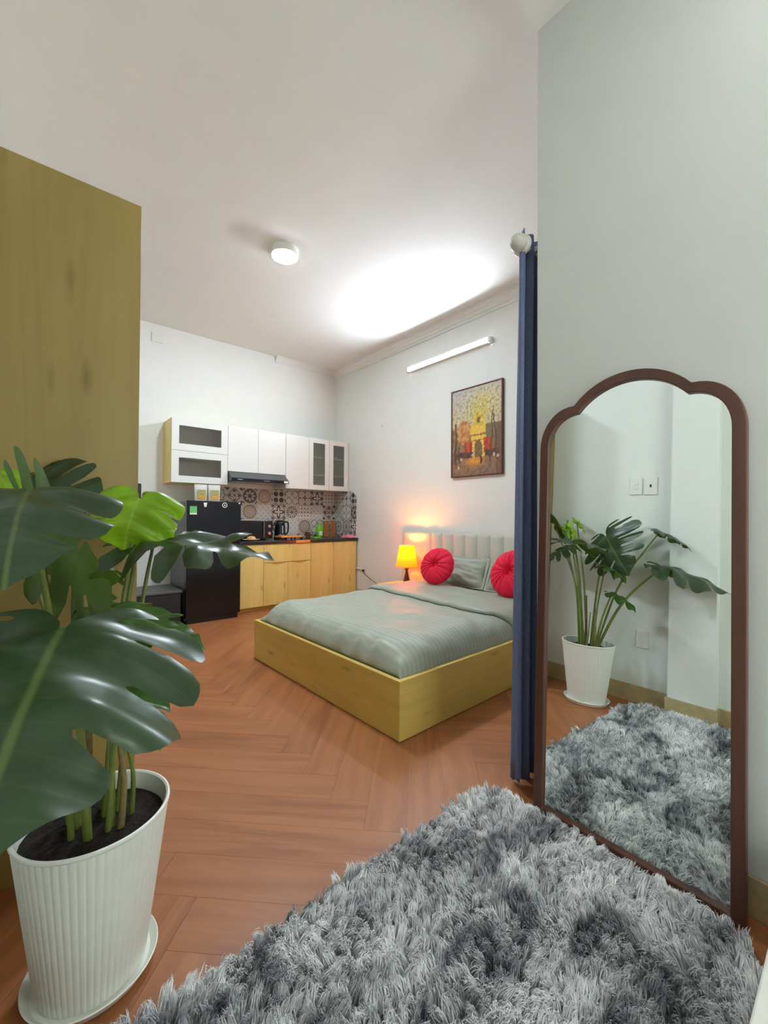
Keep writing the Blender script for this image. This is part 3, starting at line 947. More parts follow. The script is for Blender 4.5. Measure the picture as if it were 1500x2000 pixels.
for i, x in enumerate((1.475, 1.62)):
    t = thing('snack_pouch', ('white snack pouch standing on the fridge, the left one', 'white snack pouch standing on the fridge, the right one')[i], 'pouch', (x, 4.88, 1.2955), group='pouches on the fridge')
    vs, fs2 = [], []
    nz = 9
    for k in range(nz):
        f = k / (nz - 1)
        hw = 0.062 + 0.008 * f
        hy = 0.030 * (1 - f) ** 0.6 + 0.002
        for a in range(16):
            q = 2 * math.pi * a / 16
            c1, s1 = math.cos(q), math.sin(q)
            vs.append((hw * math.copysign(abs(c1) ** 0.6, c1), hy * s1, 0.19 * f))
    for k in range(nz - 1):
        for a in range(16):
            b_ = (a + 1) % 16
            fs2.append((k * 16 + a, k * 16 + b_, (k + 1) * 16 + b_, (k + 1) * 16 + a))
    fs2 += [tuple(range(15, -1, -1)), tuple((nz - 1) * 16 + a for a in range(16))]
    MB().add(vs, fs2).build('pouch_body', 'pouch', t, True)
    MB().box((-0.045, -0.036, 0.02), (0.045, -0.0325, 0.075)).build('lower_label', 'label', t)
    MB().box((-0.045, -0.0345, 0.0755), (0.045, -0.0305, 0.13)).build('upper_label', 'label2', t)
t = thing('storage_box', 'low black box on the floor left of the fridge', 'box', (0.98, 4.80, 0))
MB().box((-0.20, -0.15, 0), (0.245, 0.35, 0.335)).build('box_body', 'black_matte', t, bevel=0.01)
MB().box((-0.21, -0.16, 0.336), (0.255, 0.36, 0.366)).build('lid', 'black_side', t, bevel=0.01)

# ------------------------------------------------------------------ bed
BR = R(1.214)
BX, BY = 1.432, 1.547
BL, BW, BH = 2.02, 1.679, 0.305
bed = thing('bed', 'low oak platform bed with pale channelled headboard', 'bed', (BX, BY, 0), BR)
PT = 0.028
box('foot_panel', (0, PT, 0.004), (PT, BW - PT, BH), 'oak_y', bed, 0.0015)
box('side_panel', (0, 0, 0.004), (BL, PT - 0.0003, BH), 'oak_x', bed, 0.0015)
box('side_panel', (0, BW - PT + 0.0003, 0.004), (BL, BW, BH), 'oak_x', bed, 0.0015)
box('head_panel', (BL - PT, PT + 0.001, 0.004), (BL, BW - PT - 0.001, BH), 'oak_y', bed, 0.0015)
box('slat_base', (PT + 0.001, PT + 0.001, 0.17), (BL - PT - 0.001, BW - PT - 0.001, 0.19), 'oak_y', bed)
hb = thing('headboard', 'pale upholstered headboard with vertical channels behind the pillows', 'headboard', (XB - 0.002, 3.775, 0))
box('frame', (-0.062, -2.33, 0.0), (0.0, 0.0, 0.955), 'headboard', hb, 0.012)
edges = [0.0, -0.335]
while edges[-1] > -2.25:
    edges.append(edges[-1] - 0.158)
edges[-1] = -2.33
for a, b_ in zip(edges[:-1], edges[1:]):
    vs, fs2 = [], []
    ny, nz = 9, 3
    zs = [0.20, 0.93, 0.955, 0.968]
    for k, z in enumerate(zs):
        for j in range(ny):
            s = j / (ny - 1)
            bulge = 0.026 * (1 - abs(2 * s - 1) ** 3.0)
            dx = (0.064 + bulge) if k < 2 else ((0.058 + bulge * 0.7) if k == 2 else 0.04)
            vs.append((-dx, a + (b_ - a) * s + (0.0008 if j == 0 else -0.0008 if j == ny - 1 else 0) * -1, z))
    for k in range(len(zs) - 1):
        for j in range(ny - 1):
            q = k * ny + j
            fs2.append((q, q + 1, q + ny + 1, q + ny))
    n0 = len(vs)
    vs += [(-0.0625, a - 0.0008, 0.20), (-0.0625, b_ + 0.0008, 0.20), (-0.02, a - 0.0008, 0.968), (-0.02, b_ + 0.0008, 0.968)]
    fs2.append((3 * ny, 3 * ny + ny - 1, n0 + 3, n0 + 2)) if False else None
    fs2.append(tuple([n0 + 2] + [3 * ny + j for j in range(ny)] + [n0 + 3]))
    fs2.append(tuple([0] + [ny, 2 * ny, 3 * ny] + [n0 + 2, n0]))
    fs2.append(tuple([ny - 1] + [2 * ny - 1, 3 * ny - 1, 4 * ny - 1] + [n0 + 3, n0 + 1]))
    fs2.append(tuple(list(range(ny)) + [n0 + 1, n0]))
    MB().add(vs, fs2).build('padded_channel', 'headboard', hb, True)

# mattress + duvet (local bed axes)
box('mattress', (0.12, 0.10, 0.195), (BL - 0.03, BW - 0.10, 0.43), 'sage_pillow', bed, 0.04)


def roll(d, r):
    q = max(0.0, min(1.0, d / r))
    return math.sqrt(max(0.0, 1 - (1 - q) ** 2))


def duvet_z(x, y):
    """height of the duvet over the bed (bed axes)"""
    a = roll(x - 0.036, 0.17)
    b_ = min(roll(y - 0.036, 0.15), roll(BW - 0.036 - y, 0.15))
    z = 0.305 + 0.118 * a * b_ + 0.028 * a * b_
    edge = 1 - a * b_
    wr = 0.012 * noise.noise((x * 3.1, y * 2.6, 0.3)) + 0.006 * noise.noise((x * 9, y * 6, 1.7))
    pk = math.sin(y * 34 + 3 * noise.noise((y * 3, 1, 1))) * 0.5 + noise.noise((y * 11, x * 4, 5)) if x < 0.3 else 0
    pk2 = math.sin(x * 30 + 3 * noise.noise((x * 3, 2, 1))) * 0.5 + noise.noise((x * 11, y * 4, 8)) if y < 0.3 or y > BW - 0.3 else 0
    z += 1.25 * wr * a * b_ + 0.026 * edge * (1 - edge) * 4 * (pk * 0.8 + pk2 * 0.6)
    z += 0.007 * a * b_ * (1 - abs(noise.noise((x * 2.2 + y * 1.2, y * 3.0 - x, 9.0)))) ** 6
    return z


def grid_mesh(f, nx, ny):
    vs = [f(i / (nx - 1), j / (ny - 1)) for i in range(nx) for j in range(ny)]
    fs = [(i * ny + j, (i + 1) * ny + j, (i + 1) * ny + j + 1, i * ny + j + 1) for i in range(nx - 1) for j in range(ny - 1)]
    return MB().add(vs, fs)


def warp(t):         # more rows near the rims
    return 0.5 - 0.5 * math.cos(math.pi * t) * (0.75 + 0.25 * math.cos(math.pi * t) ** 2)


dv = thing('duvet', 'sage green striped duvet spread over the bed', 'duvet', (BX, BY, 0), BR)


def dpos(s, tt):
    x = 0.034 + (1.74 - 0.034) * (0.35 * s + 0.65 * (1 - math.cos(s * math.pi / 2)))
    y = 0.034 + (BW - 0.068) * warp(tt)
    return (x, y, duvet_z(x, y))


o = grid_mesh(dpos, 150, 150).build('cover', 'duvet', dv, True)
sd = o.modifiers.new('thick', 'SOLIDIFY'); sd.thickness = 0.006; sd.offset = -1


def fold_x(y):
    q = y / BW
    return 1.0 + 0.10 * q + 0.17 * max(0, 1 - q / 0.16) ** 2 + 0.018 * noise.noise((y * 4, 0, 3))


def fpos(s, tt):
    y = 0.05 + (BW - 0.10) * warp(tt)
    x0 = fold_x(y)
    x = x0 + (1.66 - x0) * s
    lip = roll(s, 0.045)
    side = min(roll(y - 0.05, 0.05), roll(BW - 0.05 - y, 0.05))
    z = duvet_z(x, y) + 0.004 + 0.024 * lip * side + 0.006 * noise.noise((x * 5, y * 4, 12)) * lip
    return (x, y, z)


o = grid_mesh(fpos, 60, 90).build('turned_down_fold', 'duvet', dv, True)
sd = o.modifiers.new('thick', 'SOLIDIFY'); sd.thickness = 0.01; sd.offset = 0


def pillow(label, c, wy, hz, th, tilt, yaw, seed, tuck=0.0):
    t = thing('pillow', label, 'pillow', c, yaw, group='sage pillows against the headboard')
    n = 34
    vs, fs = [], []
    for side in (1, -1):
        for i in range(n):
            for j in range(n):
                u, v = 2 * i / (n - 1) - 1, 2 * j / (n - 1) - 1
                f = max(0, (1 - abs(u) ** 3.2)) ** 0.6 * max(0, (1 - abs(v) ** 3.2)) ** 0.6
                e = max(abs(u), abs(v))
                pin = 1 - 0.06 * (1 - min(abs(u), abs(v)) ** 2) * e ** 4
                xx = side * (th / 2 * f * (1 + 0.30 * noise.noise((u * 2 + seed, v * 2, side))) + 0.016 * f * noise.noise((u * 5, v * 5 + seed, side * 2)))
                vs.append((xx - 0.001 * side, u * wy / 2 * pin, hz / 2 + v * hz / 2 * pin))
        base = 0 if side == 1 else n * n
        for i in range(n - 1):
            for j in range(n - 1):
                a = base + i * n + j
                fs.append((a, a + n, a + n + 1, a + 1))
    o = MB().add(vs, fs).build('case', 'sage_pillow', t, True)
    o.rotation_euler = (0, tilt, 0)
    # flat flange around the seam
    outer = [(-1, -1), (1, -1), (1, 1), (-1, 1)]
    P = lambda k: [(u * wy / 2 * k, hz / 2 + v * hz / 2 * k) for u, v in outer]
    fl = MB().ring(P(1.05), P(0.97), lambda a, b, d: (d, a, b), -0.003, 0.003).build('flange', 'sage_pillow', t, bevel=0.002)
    fl.rotation_euler = (0, tilt, 0)
    return t


pillow('sage pillow behind the left red cushion', (3.30, 2.80, 0.450), 0.72, 0.30, 0.15, R(24), R(3), 1.0)
pillow('sage pillow behind the right red cushion', (3.29, 2.03, 0.450), 0.72, 0.31, 0.15, R(24), R(-2), 5.0)


def cushion(label, c, rad, th, tilt, yaw):
    t = thing('round_cushion', label, 'cushion', c, yaw, group='round red cushions on the bed')
    nr, na = 22, 144
    vs, fs = [], []
    for side in (1, -1):
        o0 = len(vs)
        for i in range(nr + 1):
            r = i / nr
            for k in range(na):
                a = 2 * math.pi * k / na
                pl = abs(math.sin(a * 8.5 + 0.9 * math.sin(a * 3 + rad * 40))) ** 0.8
                prof_ = (max(0.0, 1 - r ** 2.6)) ** 0.55 * (1 - 0.72 * math.exp(-(r / 0.2) ** 2))
                z = th / 2 * prof_ * (0.86 + 0.14 * pl + 0.16 * noise.noise((math.cos(a) * 2, math.sin(a) * 2, side)))
                rr = rad * r * (1 + 0.025 * (pl - 0.5) * r)
                vs.append((-side * z, rr * math.cos(a), rad + rr * math.sin(a)))
        for i in range(nr):
            for k in range(na):
                m = (k + 1) % na
                fs.append((o0 + i * na + k, o0 + i * na + m, o0 + (i + 1) * na + m, o0 + (i + 1) * na + k))
    o = MB().add(vs, fs).build('pleated_cover', 'velvet', t, True)
    o.rotation_euler = (0, tilt, 0)
    b_ = MB().lathe([(0.0, 0.008), (0.012, 0.006), (0.017, 0.0), (0.012, -0.004)], (-th * 0.14, 0, rad), 16, 'X').build('button', 'velvet', t, True)
    b_.rotation_euler = (0, tilt, 0)


cushion('round pleated crimson cushion near the bedside lamp', (2.955, 2.735, 0.494), 0.182, 0.16, R(22), R(8))
cushion('round pleated crimson cushion half hidden by the blue curtain', (2.935, 1.925, 0.496), 0.20, 0.17, R(24), R(-4))

# nightstand and lamp
t = thing('nightstand', 'low oak nightstand hidden between bed and kitchen, under the lamp', 'nightstand', (3.27, 3.54, 0))
box('body', (-0.20, -0.19, 0.0), (0.205, 0.20, 0.345), 'oak_v', t, 0.002)
box('top_board', (-0.205, -0.195, 0.346), (0.206, 0.205, 0.364), 'oak_x', t, 0.002)
box('drawer_front', (-0.215, -0.185, 0.18), (-0.201, 0.195, 0.335), 'oak_v', t, 0.001)
LX, LY, LZ = 3.335, 3.495, 0.3645
t = thing('table_lamp', 'lit bedside lamp with yellow shade on a dark turned base', 'lamp', (LX, LY, LZ))
MB().lathe([(0.055, 0), (0.055, 0.012), (0.042, 0.016), (0.036, 0.05), (0.02, 0.12), (0.014, 0.16), (0.026, 0.175), (0.028, 0.182), (0.012, 0.19), (0.01, 0.205), (0.018, 0.222), (0.008, 0.232), (0.008, 0.27)], n=28).build('turned_base', 'bronze', t, True)
MB().lathe([(0.125, 0.205), (0.085, 0.44), (0.0835, 0.44), (0.1235, 0.205), (0.125, 0.205)], n=40, caps=False).build('lamp_shade', 'shade', t, True)
MB().lathe([(0.127, 0.203), (0.127, 0.213), (0.1245, 0.213), (0.1245, 0.203), (0.127, 0.203)], n=40, caps=False).build('shade_rim', 'shade', t, True)
MB().lathe([(0.012, 0.2705), (0.014, 0.29), (0.03, 0.325), (0.028, 0.35), (0.0, 0.365)], n=20).build('bulb', emitter('bulb_glow', (1, 0.55, 0.18), 12.0), t, True)
ld = bpy.data.lights.new('bulb_light', 'POINT'); ld.energy = BULB_W; ld.color = (1.0, 0.42, 0.10); ld.shadow_soft_size = 0.025
lo_ = bpy.data.objects.new('bulb_light', ld); COL.objects.link(lo_); lo_.parent = t; lo_.location = (0, 0, 0.385)

# ------------------------------------------------------------------ painting
PYa, PYb, PZa, PZb = 2.375, 3.03, 1.567, 2.519
t = thing('framed_painting', 'oil painting of a yellow gateway under bare trees in a dark red frame', 'painting', (XB, (PYa + PYb) / 2, PZa))
pw, ph = PYb - PYa, PZb - PZa


def lerp(a, b_, f):
    f = max(0, min(1, f))
    return tuple(x + (y - x) * f for x, y in zip(a, b_))


def srgb(r, g, b_):
    f = lambda c: ((c / 255 + 0.055) / 1.055) ** 2.4 if c > 10 else c / 255 / 12.92
    return (f(r), f(g), f(b_))


def art(u, v):
    n1 = noise.noise((u * 16, v * 22, 1.0)); n2 = noise.noise((u * 40, v * 50, 4.0)); n3 = noise.noise((u * 6, v * 7, 8.0))
    du, dvv = u + 0.02 * n1, v + 0.015 * n2
    c = lerp(srgb(196, 178, 140), srgb(180, 178, 190), (v - 0.6) * 2.2 - u * 0.55 + 0.15 * n3)
    crown = math.exp(-((u - 0.62) / 0.24) ** 2 - ((v - 0.76) / 0.17) ** 2)
    c = lerp(c, srgb(205, 185, 85), crown * (0.9 + 0.7 * n1))
    if v > 0.5:
        br = noise.noise((u * 26 + 9, v * 36, 2.0))
        if br > 0.22:
            c = lerp(c, srgb(120, 106, 78), 0.6)
        elif br < -0.35:
            c = lerp(c, srgb(222, 212, 170), 0.6)
    if dvv < 0.56:
        c = lerp(srgb(120, 88, 62), srgb(150, 120, 80), 0.5 + n1)
        if u > 0.66:
            c = lerp(c, srgb(108, 100, 62), 0.7)
    if ((du - 0.25) / 0.145) ** 2 + ((dvv - 0.50) / 0.14) ** 2 < 1:
        c = lerp(srgb(176, 108, 58), srgb(205, 150, 90), 0.5 + n1 * 1.4)
    if 0.40 < du < 0.70 and 0.18 < dvv < 0.58:
        c = lerp(srgb(214, 165, 45), srgb(240, 200, 90), 0.5 + n2)
        if 0.445 < dvv < 0.46 or 0.385 < dvv < 0.395:
            c = srgb(120, 75, 30)
    if abs(du - 0.56) < 0.10 - 0.35 * max(0, dvv - 0.60) and 0.56 < dvv < 0.71:
        c = lerp(srgb(190, 150, 40), srgb(225, 195, 80), 0.5 + n1)
        if abs(du - 0.56) < 0.035 and 0.59 < dvv < 0.65:
            c = srgb(120, 82, 35)
    if 0.27 < du < 0.43 and 0.24 < dvv < 0.38 or 0.66 < du < 0.84 and 0.24 < dvv < 0.41:
        c = lerp(srgb(150, 45, 28), srgb(205, 80, 40), 0.5 + n1 * 1.3)
    if (abs(du - 0.555) < 0.075 and 0.18 < dvv < 0.33) or ((du - 0.555) / 0.075) ** 2 + ((dvv - 0.33) / 0.06) ** 2 < 1:
        c = lerp(srgb(92, 62, 40), srgb(140, 112, 70), 0.5 + n2)
    if 0.06 < u < 0.45 and 0.2 < dvv < 0.27 or 0.68 < u < 0.95 and 0.2 < dvv < 0.27:
        c = lerp(srgb(70, 45, 55), srgb(100, 62, 55), 0.5 + n1)
    if dvv < 0.2:
        c = lerp(srgb(118, 88, 66), srgb(150, 116, 92), 0.5 + n1 + 0.4 * n2)
        g = math.exp(-((u - 0.48) / 0.16) ** 2 - ((v - 0.16) / 0.05) ** 2)
        c = lerp(c, srgb(228, 150, 35), g * (1 + n2))
    for tu, lean, wd_, top in ((0.08, 0.03, 0.022, 0.62), (0.16, -0.02, 0.014, 0.34), (0.80, 0.10, 0.016, 0.74), (0.90, -0.12, 0.017, 0.66)):
        if abs(u - (tu + lean * (v - 0.3) + 0.012 * math.sin(v * 18))) < wd_ * (1.25 - v) and 0.14 < v < top:
            c = lerp(srgb(70, 48, 38), srgb(108, 74, 58), 0.5 + n2)
    if abs(du - 0.61) < 0.02 and 0.12 < dvv < 0.22:
        c = srgb(70, 30, 25)
    if u > 0.9 and v < 0.55:
        c = lerp(c, srgb(112, 66, 48), 0.6)
    for su, sv in ((0.14, 0.10), (0.86, 0.21), (0.93, 0.19), (0.2, 0.19), (0.44, 0.23)):
        if (u - su) ** 2 + (v - sv) ** 2 < 0.0004:
            c = srgb(205, 170, 150)
    return c


nu, nv = 78, 112
vs = [(-0.026, (pw / 2 - 0.012) * (1 - 2 * i / nu), 0.012 + (ph - 0.024) * j / nv) for i in range(nu + 1) for j in range(nv + 1)]
fs2 = [(i * (nv + 1) + j, i * (nv + 1) + j + 1, (i + 1) * (nv + 1) + j + 1, (i + 1) * (nv + 1) + j) for i in range(nu) for j in range(nv)]
me = bpy.data.meshes.new('canvas'); me.from_pydata(vs, [], fs2)
ca_ = me.color_attributes.new('paint', 'FLOAT_COLOR', 'POINT')
cols = []
for i in range(nu + 1):
    for j in range(nv + 1):
        cols += [*art(i / nu, j / nv), 1.0]
ca_.data.foreach_set('color', cols)
m, nt, b = new_mat('oil_paint')
at = nt.nodes.new('ShaderNodeVertexColor'); at.layer_name = 'paint'
nt.links.new(at.outputs[0], b.inputs['Base Color'])
setp(b, rough=0.45)
bump(nt, b, tex_noise(nt, coords(nt), 90, 4), 0.4, 0.004)
M['oil'] = m
link('canvas', me, 'oil', t)
fnp = lambda a, b_, d: (d, a, b_)
MB().ring([(-pw / 2, 0), (pw / 2, 0), (pw / 2, ph), (-pw / 2, ph)], [(-pw / 2 + 0.013, 0.013), (pw / 2 - 0.013, 0.013), (pw / 2 - 0.013, ph - 0.013), (-pw / 2 + 0.013, ph - 0.013)], fnp, -0.034, -0.002).build('frame', 'picture_frame', t, bevel=0.002)

# ------------------------------------------------------------------ curtain at the corner of the mirror wall
t = thing('curtain_rod', 'curtain rod with a pale round finial at the wall corner', 'curtain rod', (1.60, 0.965, 2.29))
MB().tube([(-0.02, 0, 0), (1.2, 0, 0)], 0.014, 14).build('rod', 'finial', t, True)
MB().lathe([(0.0, -0.088), (0.012, -0.084), (0.028, -0.068), (0.036, -0.048), (0.034, -0.03), (0.04, -0.024), (0.043, -0.016), (0.04, -0.008), (0.018, -0.004), (0.016, 0.0)], (0.005, 0, 0), 28, 'X').build('finial', 'finial', t, True)
MB().box((0.05, -0.069, -0.012), (0.07, 0.0, 0.012)).build('bracket', 'finial', t, bevel=0.003)
cu = thing('curtain', 'blue-grey fabric curtain hanging at the wall corner beside the mirror', 'curtain', (1.60, 0.965, 0.02))
nxs, nzs = 120, 26


def cpos(s, f):
    z = f * 2.335
    flare = 1 - f
    x = -0.018 - 0.012 * flare + 0.34 * s
    fold = math.sin(s * 30 - 0.9 + 0.3 * math.sin(f * 4)) * (0.020 + 0.012 * flare)
    y = fold + 0.004 * noise.noise((s * 8, f * 3, 2)) + 0.022 * flare
    if z > 2.25:
        y *= 0.75
    if f < 0.012 and s < 0.04:
        z += 0.012
    return (x, y, z)


o = grid_mesh(cpos, nxs, nzs).build('pleated_cloth', 'curtain', cu, True)
sd = o.modifiers.new('thick', 'SOLIDIFY'); sd.thickness = 0.005; sd.offset = 0
MB().tube([(-0.03, 0.0, 0.03), (-0.028, -0.004, 1.2), (-0.014, -0.002, 2.24)], 0.012, 10).build('hem', 'curtain', cu, True)

# ------------------------------------------------------------------ standing mirror
TH = R(2.1)
mi = thing('standing_mirror', 'tall arched floor mirror in a walnut frame leaning on the wall', 'mirror', (1.517, 0.5485, 0.0))
mi.rotation_euler = (0, TH, 0)
HWm = 0.3155


def arch(inset):
    """right half then mirrored; (y, z) in the mirror plane"""
    hw = HWm - inset
    pts = []
    zs, zt = 1.42, 1.641 - inset
    xn, zn = 0.183 - inset * 0.35, 1.556 - inset * 0.92
    # shoulder: quarter-ellipse from (hw, zs) to the notch
    for k in range(13):
        a = R(90) * k / 12
        cx0 = xn - 0.0
        pts.append((cx0 + (hw - cx0) * math.cos(a) ** 0.9 if k < 12 else cx0, (zs - 0.02) + (zn - zs + 0.02) * math.sin(a) ** 0.95))
    # crown arc from the notch to the top
    rise = zt - zn
    rc = (xn * xn + rise * rise) / (2 * rise)
    a0 = math.asin(xn / rc)
    for k in range(1, 17):
        a = a0 * (1 - k / 16)
        pts.append((rc * math.sin(a), zt - rc + rc * math.cos(a)))
    left = [(-y, z) for y, z in reversed(pts[:-1])]
    return [(hw, 0.0 if inset == 0 else 0.026)] + pts + left + [(-hw, 0.0 if inset == 0 else 0.026)]


outer, inner, mid_ = arch(0.0), arch(0.034), arch(0.030)
fnm = lambda a, b_, d: (d, a, b_)
MB().ring(outer, inner, fnm, -0.012, 0.020).build('frame', 'walnut', mi, bevel=0.003)
MB().prism([(a, max(b_, 0.02)) for a, b_ in mid_], fnm, 0.003, 0.008).build('mirror_glass', 'silver', mi)
MB().prism([(a, max(b_, 0.02)) for a, b_ in mid_], fnm, 0.009, 0.014).build('backing_board', 'black_matte', mi)

# ------------------------------------------------------------------ white low cabinet at the frame's corner
t = thing('low_cabinet', 'white low cabinet top just showing in the lower right corner', 'cabinet', (1.17, -0.10, 0))
box('body', (-0.40, -0.25, 0.0), (0.40, 0.23, 0.227), 'white', t, 0.003)
box('lid', (-0.405, -0.255, 0.228), (0.405, 0.247, 0.25), 'white', t, 0.004)

# ------------------------------------------------------------------ shaggy rug
RX0, RX1, RY0, RY1, RC = -0.045, 1.494, 0.175, 1.055, 0.16


def rr_inside(x, y, pad=0.0):
    dx = np.maximum(np.maximum(RX0 + RC - x, x - (RX1 - RC)), 0)
    dy = np.maximum(np.maximum(RY0 + RC - y, y - (RY1 - RC)), 0)
    return (np.sqrt(dx * dx + dy * dy) < RC - pad) & (x > RX0 + pad) & (x < RX1 - pad) & (y > RY0 + pad) & (y < RY1 - pad)


rug = thing('shaggy_rug', 'shaggy grey tie-dyed fur rug on the floor before the mirror', 'rug', ((RX0 + RX1) / 2, (RY0 + RY1) / 2, 0))
cxr, cyr = (RX0 + RX1) / 2, (RY0 + RY1) / 2
poly = []
for (qx, qy, a0) in ((RX1 - RC, RY1 - RC, 0), (RX0 + RC, RY1 - RC, 90), (RX0 + RC, RY0 + RC, 180), (RX1 - RC, RY0 + RC, 270)):
    for k in range(9):
        a = R(a0 + 90 * k / 8)
        poly.append((qx + RC * math.cos(a) - cxr, qy + RC * math.sin(a) - cyr))
MB().prism(poly, lambda a, b_, d: (a, b_, d), 0.001, 0.010).build('backing', 'fur', rug)
NS = 150000
P = rng.random((int(NS * 1.02), 2)) * [RX1 - RX0, RY1 - RY0] + [RX0, RY0]
P = P[rr_inside(P[:, 0], P[:, 1], 0.004)]
n = len(P)
CL = 0.024
gi = np.floor(P / CL).astype(int)


def hsh(a, b_, k):
    v = np.sin(a * 127.1 + b_ * 311.7 + k * 74.7) * 43758.5453
    return v - np.floor(v)


best = np.full(n, 9e9); cc = np.zeros((n, 2)); cid = np.zeros((n, 2))
for ax in (-1, 0, 1):
    for ay in (-1, 0, 1):
        g = gi + [ax, ay]
        ctr = (g + np.stack([hsh(g[:, 0], g[:, 1], 1), hsh(g[:, 0], g[:, 1], 2)], 1)) * CL
        d2 = ((P - ctr) ** 2).sum(1)
        mk = d2 < best
        best[mk] = d2[mk]; cc[mk] = ctr[mk]; cid[mk] = g[mk]
ang = 2 * math.pi * hsh(cid[:, 0], cid[:, 1], 3) * 0.55 + 2.2 * np.sin(cc[:, 0] * 7 + 1) + 2.0 * np.sin(cc[:, 1] * 9 + cc[:, 0] * 4)
lean = 0.018 + 0.026 * hsh(cid[:, 0], cid[:, 1], 4)
hgt = (0.030 + 0.016 * hsh(cid[:, 0], cid[:, 1], 5)) * (0.75 + 0.4 * rng.random(n))
edge = np.minimum(np.minimum(P[:, 0] - RX0, RX1 - P[:, 0]), np.minimum(P[:, 1] - RY0, RY1 - P[:, 1]))
near_mirror = np.clip((1.497 - P[:, 0]) / 0.05, 0.62, 1)
hgt *= near_mirror
tipx = cc + np.stack([np.cos(ang), np.sin(ang)], 1) * lean[:, None] + rng.normal(0, 0.005, (n, 2))
tip = P * 0.35 + tipx * 0.65
tip += rng.normal(0, 0.004, (n, 2))
tip[:, 0] = np.minimum(tip[:, 0], 1.497)
curl = rng.normal(0, 0.004, (n, 2))
wd_ = rng.uniform(0.0011, 0.0021, n)
perp_a = rng.random(n) * math.pi
pv = np.stack([np.cos(perp_a), np.sin(perp_a)], 1)
V = np.zeros((n, 7, 3))
for lvl, (f, hz, wf) in enumerate(((0.0, 0.0, 1.0), (0.30, 0.50, 0.95), (0.68, 0.88, 0.65))):
    c2 = P * (1 - f) + tip * f + curl * math.sin(math.pi * f)
    for s, k in ((-1, 0), (1, 1)):
        V[:, lvl * 2 + k, :2] = c2 + pv * (wd_ * wf * s)[:, None]
        V[:, lvl * 2 + k, 2] = 0.009 + hgt * hz
V[:, 6, :2] = tip; V[:, 6, 2] = 0.009 + hgt * rng.uniform(0.85, 1.05, n)
V[:, :, 0] -= cxr; V[:, :, 1] -= cyr
tri_ = np.array([(0, 1, 3), (0, 3, 2), (2, 3, 5), (2, 5, 4), (4, 5, 6)])
Fa = (np.arange(n)[:, None, None] * 7 + tri_[None]).reshape(-1)
me = bpy.data.meshes.new('pile')
me.vertices.add(n * 7); me.vertices.foreach_set('co', V.reshape(-1))
me.loops.add(len(Fa)); me.loops.foreach_set('vertex_index', Fa.astype(np.int32))
nf = len(Fa) // 3
me.polygons.add(nf)
me.polygons.foreach_set('loop_start', np.arange(0, len(Fa), 3, dtype=np.int32))
me.polygons.foreach_set('use_smooth', np.ones(nf, dtype=bool))
me.update(calc_edges=True)
pile = link('pile', me, 'fur', rug)
pile['kind'] = 'stuff'

# ------------------------------------------------------------------ monstera in a white pot
PX, PY = 0.141, 1.271
pl = thing('potted_monstera', 'large monstera plant in a ribbed white pot with saucer', 'plant', (PX, PY, 0))
NR = 60


def rib(t, j):
    return 1 + 0.010 * (abs(math.sin(t * NR / 2)) ** 0.7 - 0.5)


sau = MB().lathe([(0.115, 0.0), (0.128, 0.002), (0.142, 0.024), (0.1395, 0.026), (0.124, 0.008), (0.0, 0.007)], n=64).build('saucer', 'pot', pl, True)
bd = [(0.112, 0.0075), (0.116, 0.02), (0.139, 0.20), (0.1625, 0.386)]
potb = MB().lathe(bd, n=NR * 8, rfun=lambda t, j: rib(t, j), caps=False).lathe([(0.1605, 0.384), (0.1645, 0.386), (0.1665, 0.390), (0.1655, 0.395), (0.161, 0.396), (0.157, 0.393), (0.153, 0.36), (0.150, 0.33)], n=64, caps=False).build('pot', 'pot', pl, True)
vs = [(0, 0, 0.366)]; fs2 = []
for i in range(1, 12):
    for k in range(40):
        a = 2 * math.pi * k / 40; r = 0.1515 * i / 11
        x, y = r * math.cos(a), r * math.sin(a)
        vs.append((x, y, 0.362 + 0.012 * noise.noise((x * 30, y * 30, 1)) - 0.012 * (i / 11) ** 3))
for k in range(40):
    fs2.append((0, 1 + k, 1 + (k + 1) % 40))
for i in range(10):
    for k in range(40):
        m_ = (k + 1) % 40
        fs2.append((1 + i * 40 + k, 1 + i * 40 + m_, 1 + (i + 1) * 40 + m_, 1 + (i + 1) * 40 + k))
MB().add(vs, fs2).build('soil', 'soil', pl, True)

HALF = [(1.0, 0.0), (0.93, 0.07), (0.82, 0.22), (0.66, 0.38), (0.45, 0.50), (0.22, 0.56), (0.0, 0.55), (-0.17, 0.46), (-0.27, 0.31), (-0.27, 0.14), (-0.16, 0.035), (-0.02, 0.004)]
ENV = catmull([Vector((a, b_, 0)) for a, b_ in HALF], 14)
_s = [0.0]
for a, b_ in zip(ENV, ENV[1:]):
    _s.append(_s[-1] + (b_ - a).length)
_s = [q / _s[-1] for q in _s]


def env(s):
    import bisect
    i = min(max(bisect.bisect_left(_s, s), 1), len(_s) - 1)
    f = (s - _s[i - 1]) / (_s[i] - _s[i - 1] + 1e-9)
    return ENV[i - 1].lerp(ENV[i], f)


